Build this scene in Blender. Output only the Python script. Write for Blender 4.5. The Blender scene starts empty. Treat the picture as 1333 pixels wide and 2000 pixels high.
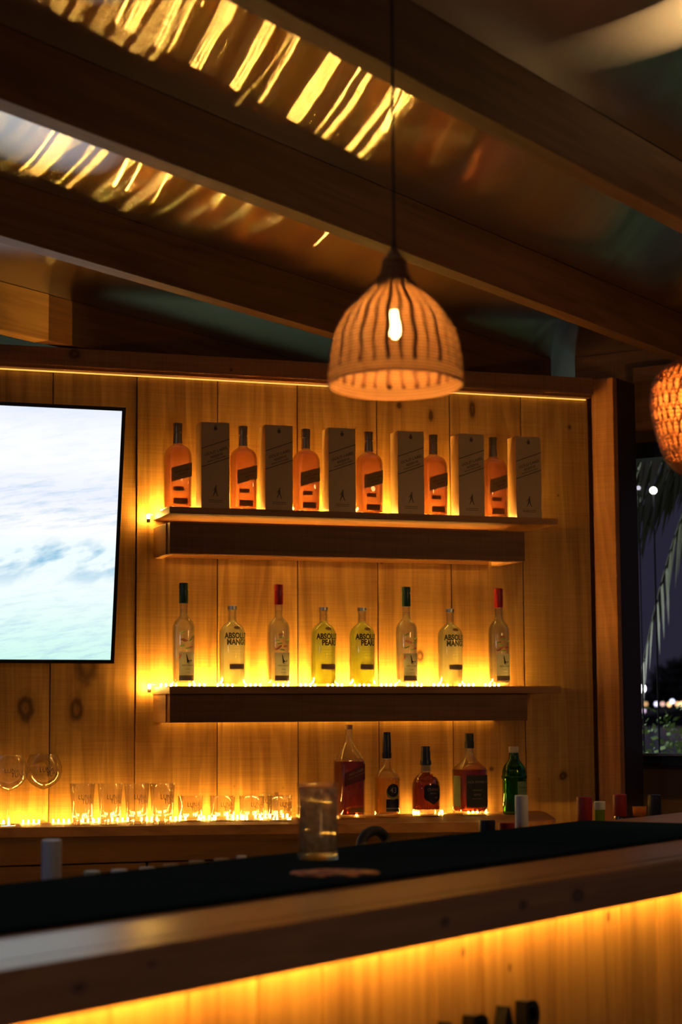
import bpy, bmesh, math, random
from mathutils import Vector, Matrix
from math import sin, cos, pi, atan, atan2, radians, sqrt
random.seed(7)
SC = bpy.context.scene
COL = SC.collection

# ------------------------------------------------------------------ camera
F = 3700.0; YAW = atan(F/10833); PITCH = atan(397/F); ROLL = radians(.32)
CAM = Vector((0, -5.65, 1.35))
fw = Vector((sin(YAW)*cos(PITCH), cos(YAW)*cos(PITCH), sin(PITCH)))
r0 = Vector((cos(YAW), -sin(YAW), 0)); u0 = r0.cross(fw)
rr = r0*cos(ROLL)-u0*sin(ROLL); uu = u0*cos(ROLL)+r0*sin(ROLL)
cd = bpy.data.cameras.new('camera'); cam = bpy.data.objects.new('camera', cd); COL.objects.link(cam)
cd.sensor_fit = 'HORIZONTAL'; cd.sensor_width = 24; cd.lens = F/1333*24
cd.clip_start = .05; cd.clip_end = 2000
cd.dof.use_dof = True; cd.dof.focus_distance = 5.72; cd.dof.aperture_fstop = cd.lens/15.3
cam.matrix_world = Matrix(((rr.x, uu.x, -fw.x, CAM.x), (rr.y, uu.y, -fw.y, CAM.y), (rr.z, uu.z, -fw.z, CAM.z), (0, 0, 0, 1)))
SC.camera = cam

# ------------------------------------------------------------------ world, exposure, integrator
w = bpy.data.worlds.new('night'); SC.world = w; w.use_nodes = True
wn = w.node_tree.nodes; wl = w.node_tree.links
bg = wn['Background']; bg.inputs['Strength'].default_value = 1.0
tc = wn.new('ShaderNodeTexCoord'); sx = wn.new('ShaderNodeSeparateXYZ'); rp = wn.new('ShaderNodeValToRGB')
wl.new(tc.outputs['Generated'], sx.inputs[0]); wl.new(sx.outputs['Z'], rp.inputs[0]); wl.new(rp.outputs[0], bg.inputs['Color'])
rp.color_ramp.elements[0].position = 0.0; rp.color_ramp.elements[0].color = (.020, .017, .032, 1)
rp.color_ramp.elements[1].position = .6; rp.color_ramp.elements[1].color = (.17, .15, .205, 1)
e_ = rp.color_ramp.elements.new(.2); e_.color = (.017, .017, .030, 1)
vs = SC.view_settings; vs.view_transform = 'Standard'; vs.look = 'None'; vs.exposure = 0.0; vs.gamma = 1.0; vs.use_curve_mapping = False
cy = SC.cycles
cy.use_denoising = True; cy.max_bounces = 14; cy.transmission_bounces = 12; cy.transparent_max_bounces = 16; cy.diffuse_bounces = 4
cy.glossy_bounces = 5; cy.caustics_reflective = False; cy.caustics_refractive = False; cy.sample_clamp_indirect = 6.0
cy.use_light_tree = True

LEDC = (1.0, .52, .09)      # warm led colour
LED_MID, LED_TOP, LED_LEDGE, LED_BAR, LED_BEAM, BULB, TV_S = 720, 720, 270, 80, 1.3, 310, 1.03

def lamp(name, loc, power, col, rad):
    l = bpy.data.lights.new(name, 'POINT'); l.energy = power; l.color = col; l.shadow_soft_size = rad
    o = bpy.data.objects.new(name, l); COL.objects.link(o); o.location = loc
WARM = (1.0, .56, .20)
lamp('warm_fill', (2.9, -4.3, 1.6), 5, WARM, .10)       # unseen warm fills, added to brighten the bar and shelves from the front
lamp('warm_fill', (1.0, -5.15, .95), 3, WARM, .10)  # added low fill for the front edge of the bar
lamp('warm_fill', (-.2, -3.6, 1.95), 3, WARM, .10)
up_l = bpy.data.lights.new('rafter_fill', 'SPOT'); up_l.energy = 34; up_l.color = WARM; up_l.shadow_soft_size = .08; up_l.spot_size = radians(125); up_l.spot_blend = .6
up_o = bpy.data.objects.new('rafter_fill', up_l); COL.objects.link(up_o); up_o.location = (-.55, -2.3, 1.2); up_o.rotation_euler = (radians(180), radians(-28), 0)   # added unseen spot brightening the rafter undersides, left of the frame
lamp('palm_fill', (3.6, 4.6, 1.7), 190, (.92, .98, .95), .1)  # added unseen light that brightens the palm and bush
lamp('cool_fill', (-2.6, -3.4, 1.9), 17, (.62, .78, 1.0), .15)   # added cool fill for ceiling and bar edge, unseen left of the frame
# ------------------------------------------------------------------ places
BA = YAW+atan(2463/F)                       # the rafters and the bar run along this direction
BV = Vector((sin(BA), cos(BA), 0)); LV = Vector((cos(BA), -sin(BA), 0)); BROT = pi/2-BA
def ray(px, py): return fw+rr*((px-666.5)/F)-uu*((py-1000)/F)
def onY(px, py, y): d = ray(px, py); return CAM+d*((y-CAM.y)/d.y)
def onZ(px, py, z): d = ray(px, py); return CAM+d*((z-CAM.z)/d.z)
def at(px, py, dist): return CAM+ray(px, py)*dist
def ul(u, l, z=0): v = Vector((CAM.x, CAM.y, 0))+BV*u+LV*l; v.z = z; return v
lamp('warm_fill', ul(4.5, -1.35, 1.8), 8, WARM, .08)      # added fill for the header boards, at the pendant row's next spot, unseen

# ------------------------------------------------------------------ node helpers
def new_mat(name):
    m = bpy.data.materials.new(name); m.use_nodes = True; m.node_tree.nodes.clear(); return m
class G:
    def __init__(s, m): s.n = m.node_tree.nodes; s.l = m.node_tree.links; s.out = s.n.new('ShaderNodeOutputMaterial')
    def node(s, t, **kw):
        n = s.n.new(t)
        for k, v in kw.items():
            if k.startswith('_'): setattr(n, k[1:], v)
            else: s.put(n.inputs[k.replace('9', ' ')], v)
        return n
    def put(s, sock, v):
        if isinstance(v, bpy.types.NodeSocket): s.l.new(v, sock)
        elif v is not None: sock.default_value = v
    def math(s, op, a, b=None, c=None, clamp=False):
        n = s.n.new('ShaderNodeMath'); n.operation = op; n.use_clamp = clamp
        for i, v in enumerate((a, b, c)):
            if v is not None: s.put(n.inputs[i], v)
        return n.outputs[0]
    def vmath(s, op, a, b=None):
        n = s.n.new('ShaderNodeVectorMath'); n.operation = op
        s.put(n.inputs[0], a)
        if b is not None: s.put(n.inputs[1], b)
        return n.outputs['Value'] if op in ('LENGTH', 'DOT_PRODUCT', 'DISTANCE') else n.outputs[0]
    def mix(s, f, a, b, typ='MIX'):
        n = s.n.new('ShaderNodeMix'); n.data_type = 'RGBA'; n.blend_type = typ
        s.put(n.inputs[0], f); s.put(n.inputs[6], a); s.put(n.inputs[7], b); return n.outputs[2]
    def ramp(s, f, stops):
        n = s.n.new('ShaderNodeValToRGB'); e = n.color_ramp.elements
        while len(e) < len(stops): e.new(.5)
        for i, (p, c) in enumerate(stops): e[i].position = p; e[i].color = c if len(c) == 4 else (*c, 1)
        s.put(n.inputs[0], f); return n.outputs[0]
    def noise(s, v, scale, detail=3, rough=.5, dist=0):
        n = s.n.new('ShaderNodeTexNoise'); s.put(n.inputs['Vector'], v)
        n.inputs['Scale'].default_value = scale; n.inputs['Detail'].default_value = detail
        n.inputs['Roughness'].default_value = rough; n.inputs['Distortion'].default_value = dist; return n.outputs['Fac']
    def bump(s, h, strength, dist=.002):
        n = s.n.new('ShaderNodeBump'); s.put(n.inputs['Height'], h); n.inputs['Strength'].default_value = strength
        n.inputs['Distance'].default_value = dist; return n.outputs[0]
    def pbsdf(s, **kw):
        n = s.node('ShaderNodeBsdfPrincipled', **kw); return n.outputs[0]
    def end(s, sh): s.l.new(sh, s.out.inputs[0])

def plain(name, col, rough=.5, metal=0, spec=.5, var=.12, nscale=40, bumpy=0):
    m = new_mat(name); g = G(m)
    t = g.node('ShaderNodeTexCoord').outputs['Object']; n = g.noise(t, nscale, 3)
    c = g.mix(n, (*[x*(1-var) for x in col], 1), (*[min(1, x*(1+var)) for x in col], 1))
    p = g.node('ShaderNodeBsdfPrincipled', Base9Color=c, Roughness=rough, Metallic=metal)
    p.inputs['Specular IOR Level'].default_value = spec
    if bumpy: g.put(p.inputs['Normal'], g.bump(n, bumpy, .001))
    g.end(p.outputs[0]); return m

def wood(name, axis, base=(.50, .25, .085), dark=(.26, .105, .03), rough=.55, knots=(), saw=True, seedattr=False, grain=1.0, spec=.3):
    """sawn pine; axis is the grain direction 0/1/2 in object space; knots = (point, size)"""
    m = new_mat(name); g = G(m)
    t = g.node('ShaderNodeTexCoord').outputs['Object']
    if seedattr:
        a = g.node('ShaderNodeAttribute', _attribute_name='seed').outputs['Vector']
        t0 = t; t = g.vmath('ADD', t, a)
    else: t0 = t
    sc = [9.0, 9.0, 9.0]; sc[axis] = .55
    v = g.vmath('MULTIPLY', t, tuple(sc))
    warp = g.noise(t, 1.6, 2)
    big = g.noise(v, .55*grain, 3, .5, .6)
    ringv = g.math('FRACT', g.math('MULTIPLY', g.math('ADD', big, g.math('MULTIPLY', warp, .25)), 9))
    ring = g.math('SMOOTH_MIN', ringv, g.math('MULTIPLY', g.math('SUBTRACT', 1, ringv), 4), .2)
    sc2 = [60.0, 60.0, 60.0]; sc2[axis] = 2.0
    fine = g.noise(g.vmath('MULTIPLY', t, tuple(sc2)), 2.2, 3, .6)
    f = g.math('ADD', g.math('MULTIPLY', ring, .32), g.math('MULTIPLY', fine, .5))
    f = g.math('ADD', f, g.math('MULTIPLY', g.noise(v, .25, 2), .35), clamp=True)
    c = g.ramp(f, [(.18, dark), (.50, tuple((a+b)/2 for a, b in zip(base, dark))), (.78, base)])
    sc3 = [16.0, 16.0, 16.0]; sc3[axis] = .9
    stain = g.noise(g.vmath('MULTIPLY', t, tuple(sc3)), .8, 4, .6, .8)
    c = g.mix(g.math('MULTIPLY', g.math('SUBTRACT', stain, .50, clamp=True), 3.2, clamp=True), c, g.mix(1.0, c, (.42, .34, .28, 1), 'MULTIPLY'))
    if seedattr:
        sp = g.node('ShaderNodeSeparateXYZ', Vector=a).outputs[0]
        k = g.math('ADD', .80, g.math('MULTIPLY', g.math('FRACT', g.math('MULTIPLY', sp, 3.77)), .32))
        c = g.mix(1.0, c, g.node('ShaderNodeCombineColor', Red=k, Green=k, Blue=k).outputs[0], 'MULTIPLY')
    h = g.math('MULTIPLY', fine, .5)
    if saw:
        sv = [3.0, 3.0, 3.0]; sv[axis] = 170.0
        sn = g.noise(g.vmath('MULTIPLY', t, tuple(sv)), 1.6, 2, .5)
        c = g.mix(g.math('MULTIPLY', g.math('SUBTRACT', sn, .35, clamp=True), 1.0, clamp=True), c, g.mix(1.0, c, (.58, .50, .44, 1), 'MULTIPLY'))
        h = g.math('ADD', h, g.math('MULTIPLY', sn, .8))
    for (kp, ks, elong) in knots:
        sk = [1/ks]*3; sk[axis] = 1/(ks*elong)
        d = g.vmath('LENGTH', g.vmath('MULTIPLY', g.vmath('SUBTRACT', t0, kp), tuple(sk)))
        d = g.math('ADD', d, g.math('MULTIPLY', g.math('SUBTRACT', g.noise(t, 30, 2), .5), .5))
        mask = g.math('SUBTRACT', 1.25, d, clamp=True)
        rings = g.math('ADD', .72, g.math('MULTIPLY', g.math('SINE', g.math('ADD', g.math('MULTIPLY', d, 8), 3.6)), .28))
        mm = g.math('MULTIPLY', g.math('MULTIPLY', mask, rings), 1.15, clamp=True)
        c = g.mix(mm, c, (.05, .018, .007, 1))
    p = g.node('ShaderNodeBsdfPrincipled', Base9Color=c, Roughness=rough)
    p.inputs['Specular IOR Level'].default_value = spec
    g.put(p.inputs['Normal'], g.bump(h, .35, .0012)); g.end(p.outputs[0]); return m

def emit(name, col, strength):
    m = new_mat(name); g = G(m); g.end(g.node('ShaderNodeEmission', Color=(*col, 1), Strength=strength).outputs[0]); return m
def glass(name, col=(1, 1, 1), ior=1.45, rough=0.0):
    m = new_mat(name); g = G(m)
    g.end(g.node('ShaderNodeBsdfGlass', Color=(*col, 1), IOR=ior, Roughness=rough).outputs[0]); return m
def liquid(name, col, ior=1.36, cloud=.12):
    """coloured spirit: refracting, with a little scattering body"""
    m = new_mat(name); g = G(m)
    gs = g.node('ShaderNodeBsdfGlass', Color=(*col, 1), IOR=ior, Roughness=.02).outputs[0]
    m0 = g.n.new('ShaderNodeMixShader'); m0.inputs[0].default_value = .35
    g.l.new(g.node('ShaderNodeBsdfTransparent', Color=(*col, 1)).outputs[0], m0.inputs[1]); g.l.new(gs, m0.inputs[2]); gl = m0.outputs[0]
    tr = g.node('ShaderNodeBsdfTranslucent', Color=(*[x**.6 for x in col], 1)).outputs[0]
    mx = g.n.new('ShaderNodeMixShader'); mx.inputs[0].default_value = cloud; g.l.new(gl, mx.inputs[1]); g.l.new(tr, mx.inputs[2])
    g.end(mx.outputs[0]); return m

# ------------------------------------------------------------------ mesh helpers
def box(bm, x0, x1, y0, y1, z0, z1, bev=0, seed=None):
    r = bmesh.ops.create_cube(bm, size=1)
    vs_ = r['verts']
    for v in vs_: v.co = Vector((x0+(v.co.x+.5)*(x1-x0), y0+(v.co.y+.5)*(y1-y0), z0+(v.co.z+.5)*(z1-z0)))
    if bev:
        es = list({e for v in vs_ for e in v.link_edges})
        bmesh.ops.bevel(bm, geom=es, offset=bev, segments=2, affect='EDGES')
    if seed is not None:
        lay = bm.verts.layers.float_vector.get('seed') or bm.verts.layers.float_vector.new('seed')
        for v in bm.verts:
            if v[lay].length == 0: v[lay] = seed
def loft(bm, rings, cap0=True, cap1=True, mat=0):
    """rings: lists of Vector, same length"""
    R = [[bm.verts.new(p) for p in r] for r in rings]; n = len(R[0]); fs = []
    for a, b in zip(R, R[1:]):
        for i in range(n): fs.append(bm.faces.new((a[i], a[(i+1) % n], b[(i+1) % n], b[i])))
    if cap0: fs.append(bm.faces.new(R[0][::-1]))
    if cap1: fs.append(bm.faces.new(R[-1]))
    for f in fs: f.material_index = mat; f.smooth = True
    return fs
def ring(z, rx, ry=None, n=2.0, seg=48, cx=0, cy=0):
    ry = rx if ry is None else ry; out = []
    for i in range(seg):
        a = 2*pi*i/seg; c, s = cos(a), sin(a)
        out.append(Vector((cx+rx*math.copysign(abs(c)**(2/n), c), cy+ry*math.copysign(abs(s)**(2/n), s), z)))
    return out
def lathe(bm, prof, seg=48, cap0=True, cap1=True, mat=0, cx=0, cy=0):
    return loft(bm, [ring(z, r, seg=seg, cx=cx, cy=cy) for z, r in prof], cap0, cap1, mat)
def tube(bm, pts, r, seg=8, mat=0, cyc=False):
    pts = [Vector(p) for p in pts]; rings = []; n = len(pts); prev = None
    for i, p in enumerate(pts):
        a = pts[(i-1) % n] if (cyc or i) else p; b = pts[(i+1) % n] if (cyc or i < n-1) else p
        t = (b-a).normalized()
        x = prev-t*prev.dot(t) if prev else t.orthogonal()
        x.normalize(); prev = x; y = t.cross(x); rad = r[i] if isinstance(r, (list, tuple)) else r
        rings.append([p+x*rad*cos(2*pi*k/seg)+y*rad*sin(2*pi*k/seg) for k in range(seg)])
    if cyc: rings.append(rings[0]); loft(bm, rings, False, False, mat)
    else: loft(bm, rings, True, True, mat)
def finish(bm, name, mats, parent=None, loc=None, rotz=0, smooth=None, normals=True):
    if normals: bmesh.ops.recalc_face_normals(bm, faces=bm.faces)
    me = bpy.data.meshes.new(name); bm.to_mesh(me); bm.free()
    for m in (mats if isinstance(mats, (list, tuple)) else [mats]): me.materials.append(m)
    if smooth:
        for p in me.polygons: p.use_smooth = True
    o = bpy.data.objects.new(name, me); COL.objects.link(o)
    if parent: o.parent = parent
    if loc is not None: o.location = loc
    o.rotation_euler.z = rotz
    return o
def smooth_angle(o, ang=35):
    me = o.data
    for p in me.polygons: p.use_smooth = True
    me.set_sharp_from_angle(angle=radians(ang))
def tag(o, label, cat, group=None, kind=None):
    if label: o['label'] = label
    if cat: o['category'] = cat
    if group: o['group'] = group
    if kind: o['kind'] = kind
    return o
def empty(name, loc, rotz=0):
    o = bpy.data.objects.new(name, None); COL.objects.link(o); o.location = loc; o.rotation_euler.z = rotz; o.empty_display_size = .05; return o
def struct(o): o['kind'] = 'structure'; return o
def copy_tree(o, parent=None):
    c = o.copy(); COL.objects.link(c); c.parent = parent
    for k in ('label', 'category', 'group'):
        if parent is None and k in c: del c[k]
    for ch in list(o.children): copy_tree(ch, c)
    return c
_tc = {}
def text_pts(s, size, bold=0, narrow=1.0, extrude=0.0):
    """flat text as (verts, faces) centred at 0,0 in x/z"""
    key = (s, size, bold, narrow)
    if key in _tc: return _tc[key]
    cu = bpy.data.curves.new('t', 'FONT'); cu.body = s; cu.size = size; cu.align_x = 'CENTER'; cu.align_y = 'CENTER'; cu.offset = bold; cu.resolution_u = 3
    ob = bpy.data.objects.new('t', cu); COL.objects.link(ob)
    dg = bpy.context.evaluated_depsgraph_get(); me = bpy.data.meshes.new_from_object(ob.evaluated_get(dg))
    bm = bmesh.new(); bm.from_mesh(me); bmesh.ops.triangulate(bm, faces=bm.faces)
    bmesh.ops.subdivide_edges(bm, edges=[e for e in bm.edges if e.calc_length() > size*.35], cuts=1)
    bmesh.ops.triangulate(bm, faces=bm.faces)
    bm.verts.ensure_lookup_table(); bm.verts.index_update()
    V = [(v.co.x*narrow, v.co.y) for v in bm.verts]; Fc = [[v.index for v in f.verts] for f in bm.faces]
    bm.free(); bpy.data.objects.remove(ob); bpy.data.curves.remove(cu); bpy.data.meshes.remove(me)
    _tc[key] = (V, Fc); return V, Fc

# ================================================================== STRUCTURE
K = [(onY(50, 1385, 0), .035, 1.5), (onY(150, 1385, 0), .032, 1.5), (onY(779, 793, 0), .013, 1.3), (onY(841, 812, 0), .015, 2.0), (onY(922, 800, 0), .016, 2.4),
     (onY(820, 1282, 0), .018, 1.6), (onY(1090, 968, 0), .007, 1), (onY(1112, 835, 0), .009, 1.2), (onY(745, 1098, 0), .009, 1.4), (onY(1100, 1515, 0), .022, 1.0), (onY(1052, 1522, 0), .006, 1),
     (onY(457, 1536, 0), .005, 1.2), (onY(396, 1540, 0), .004, 1), (onY(553, 1538, 0), .005, 1.2), (onY(960, 1502, 0), .012, .9), (onY(170, 1290, 0), .05, 2.0)]
M_wall = wood('pine_wall', 2, base=(.66, .38, .105), dark=(.34, .165, .038), knots=K, seedattr=True)
bm = bmesh.new()
edges = [-1.30+.2583*i for i in range(10)]+[1.009, 1.268, 1.524, 1.784, 2.051, 2.303, 2.556, 2.801]
edges = sorted(set([round(e, 3) for e in edges if e < .9]+edges[10:]))
for i, (a, b) in enumerate(zip(edges, edges[1:])):
    off = .004 if a > 1.2 else -.004+.003*(i % 2)
    box(bm, a+.0012, b-.0012, 0-off*0-(.004 if a > 1.2 else 0), .03, 0, 2.41, .0012, seed=Vector((1.7*i+.37, .61*i, 2.3*i+.1)))
box(bm, edges[0], 2.838, .031, .055, 0, 2.41, seed=Vector((.5, .5, .5)))
struct(finish(bm, 'wall_back', M_wall))

M_beam = wood('beam_pine_x', 0, base=(.34, .15, .045), dark=(.17, .065, .02), knots=[(onY(146, 692, -.05), .022, 1.2), (onY(452, 722, -.05), .006, 1)])
bm = bmesh.new(); box(bm, -1.3, 2.80, -.05, .06, 2.402, 2.458, .002); box(bm, -1.3, 2.797, -.044, -.002, 2.393, 2.402, .001)
struct(finish(bm, 'trim_1', M_beam))
M_ledline = emit('dim_led_line', LEDC, LED_BEAM)
bm = bmesh.new(); box(bm, -1.3, 2.79, -.014, -.009, 2.3885, 2.392)
tag(finish(bm, 'led_strip', M_ledline), 'thin dim amber led strip under the top beam of the plank wall', 'led strip')

M_floor = plain('dark_floor', (.05, .035, .025), .6)
bm = bmesh.new(); box(bm, -6, 5, -9, .06, -.05, 0); struct(finish(bm, 'floor', M_floor))

# ceiling: a stretched glossy sheet above the rafters
m = new_mat('glossy_roof_sheet'); g = G(m)
t = g.node('ShaderNodeTexCoord').outputs['Object']
cl = g.noise(t, 2.2, 4, .6)
base = g.ramp(cl, [(.3, (.28, .28, .30)), (.7, (.46, .44, .43))])
dd_ = g.node('ShaderNodeBsdfDiffuse', Color=base).outputs[0]; md = g.n.new('ShaderNodeMixShader'); md.inputs[0].default_value = .45
g.l.new(dd_, md.inputs[1]); g.l.new(g.node('ShaderNodeBsdfTranslucent', Color=base).outputs[0], md.inputs[2]); dif = md.outputs[0]
gn = g.node('ShaderNodeBsdfAnisotropic', Color=(.9, .9, .9, 1), Roughness=.12, Anisotropy=.945); gn.distribution = 'BECKMANN'
tg = g.node('ShaderNodeCombineXYZ', X=BV.x, Y=BV.y, Z=0.0).outputs[0]
wav = g.noise(g.vmath('MULTIPLY', t, (5, 2.0, 1)), 1.0, 2, .5)
g.put(gn.inputs['Tangent'], tg); g.put(gn.inputs['Normal'], g.bump(wav, .08, .006))
fr = g.node('ShaderNodeFresnel', IOR=1.5).outputs[0]
mx = g.n.new('ShaderNodeMixShader'); g.put(mx.inputs[0], g.math('ADD', g.math('MULTIPLY', fr, 1.6), .08, clamp=True)); g.l.new(dif, mx.inputs[1]); g.l.new(gn.outputs[0], mx.inputs[2]); g.end(mx.outputs[0])
bm = bmesh.new()
c4 = [ul(-3, -6.5), ul(6.4, -6.5), ul(6.4, 1.5), ul(-3, 1.5)]
bm.faces.new([bm.verts.new((c.x, c.y, 2.6035)) for c in c4])      # a single stretched film
struct(finish(bm, 'ceiling', m))

# rafters
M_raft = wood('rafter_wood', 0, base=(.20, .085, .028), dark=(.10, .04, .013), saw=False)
M_pale = wood('lit_rafter_wood', 0, base=(.80, .48, .17), dark=(.55, .28, .09), saw=False)  # light on the far left rafter end, put into a paler base colour
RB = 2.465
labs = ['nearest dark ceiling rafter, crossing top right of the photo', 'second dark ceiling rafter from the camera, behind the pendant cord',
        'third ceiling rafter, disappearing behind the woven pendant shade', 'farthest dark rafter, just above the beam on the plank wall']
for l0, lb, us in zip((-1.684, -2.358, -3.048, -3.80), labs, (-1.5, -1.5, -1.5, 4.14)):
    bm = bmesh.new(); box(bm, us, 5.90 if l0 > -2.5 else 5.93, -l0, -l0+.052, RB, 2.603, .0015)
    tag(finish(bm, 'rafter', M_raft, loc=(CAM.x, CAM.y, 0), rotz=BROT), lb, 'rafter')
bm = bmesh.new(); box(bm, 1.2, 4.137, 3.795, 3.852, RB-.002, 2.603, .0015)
tag(finish(bm, 'rafter', M_pale, loc=(CAM.x, CAM.y, 0), rotz=BROT), 'rafter end with light put into its colour, at far left above the television wall', 'rafter')

# post and header at the right end of the wall
M_post = wood('post_wood', 2, base=(.50, .22, .07), dark=(.28, .11, .035))
bm = bmesh.new(); p0 = Vector((2.815, 0, 0))
def bl(p): d = p-Vector((CAM.x, CAM.y, 0)); return d.dot(BV), -d.dot(LV)
pu, pl_ = bl(p0)
box(bm, pu, pu+.03, pl_-.082, pl_, 0, 2.462, .0015)
tag(finish(bm, 'corner_board', M_post, loc=(CAM.x, CAM.y, 0), rotz=BROT), 'upright wooden board closing the right end of the plank wall', 'board')
M_dark = plain('near_black_wood', (.02, .010, .007), .6)  # one near black tone over the whole post
bm = bmesh.new(); box(bm, pu+.031, pu+.17, pl_-.082, pl_, 0, 2.463, .001)
tag(finish(bm, 'post', M_dark, loc=(CAM.x, CAM.y, 0), rotz=BROT), 'near black square post between the plank wall and the window opening', 'post')
M_hdr = wood('header_wood', 1, base=(.50, .24, .08), dark=(.30, .12, .04))
bm = bmesh.new(); box(bm, 5.96, 6.02, .4, 2.97, 2.44, 2.603, .0015)
tag(finish(bm, 'cross_beam', M_hdr, loc=(CAM.x, CAM.y, 0), rotz=BROT), 'long cross beam up under the roof above the window, right of the wall', 'beam')
bm = bmesh.new(); box(bm, 5.905, 5.955, .4, 2.722, 2.312, 2.532, .0015)
tag(finish(bm, 'header_board', M_hdr, loc=(CAM.x, CAM.y, 0), rotz=BROT), 'rough sawn header board right of the dark post, behind the right lamp', 'board')

# window wall
M_rw = plain('brown_wall_paint', (.11, .06, .03), .8, nscale=8)
bm = bmesh.new()
box(bm, 5.96, 6.01, .4, 2.95, 0, 1.175); box(bm, 5.96, 6.01, .4, 2.95, 2.27, 2.44); box(bm, 5.96, 6.01, 2.80, 2.95, 1.175, 2.27)
struct(finish(bm, 'wall_right', M_rw, loc=(CAM.x, CAM.y, 0), rotz=BROT))
M_wf = plain('black_window_metal', (.012, .012, .014), .35)
wroot = empty('window_1', ul(5.96, -2.0, 1.175), BROT); struct(wroot)
bm = bmesh.new()
box(bm, -.03, .06, -1.55, .795, .0, .033, .002); box(bm, -.0, .045, .785, .7995, .033, 1.094, .002); box(bm, -.03, .06, -1.55, .785, 1.045, 1.095, .002)
finish(bm, 'window_frame', M_wf, wroot)
bm = bmesh.new(); box(bm, -.055, -.0, -1.55, .79, .034, .042, .001)
finish(bm, 'window_sill', plain('pale_sill_metal', (.45, .47, .52), .25, .8), wroot)

# outside
M_gnd = plain('dark_lawn', (.03, .045, .015), .9, nscale=6)
bm = bmesh.new(); c4 = [ul(6.05, -12, -.06), ul(20, -20, -.06), ul(20, 8, -.06), ul(6.05, 4, -.06)]
bm.faces.new([bm.verts.new(c) for c in c4]); struct(finish(bm, 'ground', M_gnd))
M_sea = plain('night_water', (.006, .008, .016), .25)
bm = bmesh.new(); c4 = [ul(20, -60, -.4), ul(900, -900, -.4), ul(900, 500, -.4), ul(20, 60, -.4)]
bm.faces.new([bm.verts.new(c) for c in c4]); struct(finish(bm, 'water', M_sea))

# ================================================================== SHELVES
M_shelf = wood('shelf_wood', 0, base=(.42, .19, .06), dark=(.20, .08, .025), saw=False, knots=[])
M_box = wood('shelf_box_wood', 0, base=(.25, .105, .032), dark=(.13, .05, .015), saw=True)
M_end = wood('end_grain_wood', 1, base=(.56, .30, .10), dark=(.38, .18, .06), saw=False)
def shelf(name, label, zt, zb, gap, xl, xr, xbr, zbox):
    root = empty(name, ((xl+xr)/2, 0, zt)); tag(root, label, 'shelf')
    cx = (xl+xr)/2
    bm = bmesh.new(); box(bm, xl-cx, xr-cx, -.225, -.005, zb-zt, 0, .001); finish(bm, 'shelf_board', M_shelf, root)
    bm = bmesh.new(); box(bm, xl+.006-cx, xbr-cx, -.205, -.165, zbox-zt, zb-gap-zt, .001); finish(bm, 'front_board', M_box, root)
    bm = bmesh.new(); box(bm, xl+.003-cx, xl+.028-cx, -.1645, -.005, zbox-zt, zb-gap-zt, .001); finish(bm, 'end_board', M_end, root)
    bm = bmesh.new(); box(bm, xbr-.03-cx, xbr-cx, -.1645, -.005, zbox-zt, zb-gap-zt, .001); finish(bm, 'end_board', M_end, root)
    if gap:
        bm = bmesh.new(); box(bm, xl+.04-cx, xbr-.04-cx, -.011, -.005, zb-gap-.09-zt, zb-zt)
        finish(bm, 'spacer', M_box, root)
    return root
shelf('wall_shelf', 'upper wooden wall shelf holding the boxed amber bottles', 1.966, 1.946, .024, 1.318, 2.580, 2.472, 1.829)
shelf('wall_shelf', 'lower wooden wall shelf holding the clear and yellow bottles', 1.437, 1.415, 0, 1.320, 2.580, 2.472, 1.331)

M_ledge = wood('ledge_wood', 0, base=(.40, .18, .06), dark=(.24, .095, .03), saw=False)
lroot = empty('back_counter', (1.0, -.1, 0)); tag(lroot, 'long back bar counter under the shelves, glassware and five bottles on it', 'counter')
bm = bmesh.new(); out = [(-1.3, -.22), (.83, -.235), (1.37, -.336), (2.1, -.52), (2.25, -.555), (2.34, -.555), (2.40, -.52), (2.45, -.44), (2.51, -.28), (2.57, -.12), (2.60, -.005), (-1.3, -.005)]
lo = [bm.verts.new((x-1, y+.1, 1.013)) for x, y in out]; hi = [bm.verts.new((x-1, y+.1, 1.040)) for x, y in out]
bm.faces.new(lo[::-1]); bm.faces.new(hi)
for i in range(len(out)): j = (i+1) % len(out); bm.faces.new((lo[i], lo[j], hi[j], hi[i]))
finish(bm, 'counter_top', M_ledge, lroot)
M_cab = wood('cabinet_wood', 0, base=(.20, .085, .03), dark=(.10, .04, .014), saw=False)
bm = bmesh.new()
for i, (a, b) in enumerate([(-1.3, -.2), (-.2, .52), (.52, 1.258), (1.262, 2.0), (2.004, 2.3)]): box(bm, a+.003-1, b-1, -.20+.1, -.005+.1, .0, .928, .002)
box(bm, -1.3-1, 2.3-1, -.22+.1, -.005+.1, .934, 1.013, .002)
finish(bm, 'cabinet', M_cab, lroot)

# ------------------------------------------------------------------ led strips
M_tape = plain('led_tape', (.55, .5, .42), .4)
M_glow = emit('led_tape_glow', LEDC, 8)
def led_strip(name, label, xs, y, z, strength, end=None):
    m = emit('led_'+name+str(round(z*100)), LEDC, strength)
    x0, x1 = min(xs), max(xs); cx = (x0+x1)/2
    bm = bmesh.new(); box(bm, x0-.01-cx, x1+.01-cx, -.005, .005, 0, .0012)
    for x in xs:
        n0 = len(bm.faces); box(bm, x-.0020-cx, x+.0020-cx, -.0025, .0025, .0012, .0105)
        bm.faces.ensure_lookup_table()
        for f in bm.faces[n0:]: f.material_index = 1
    return tag(finish(bm, 'led_strip', [M_tape if name == 'ledge' else M_glow, m], loc=(cx, y, z)), label, 'led strip')
led_strip('top', 'amber led strip lying behind the bottles and boxes on the upper shelf', [1.337+.0885*j+.0155*i for j in range(13) for i in range(4)], -.045, 1.966, LED_TOP)
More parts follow.
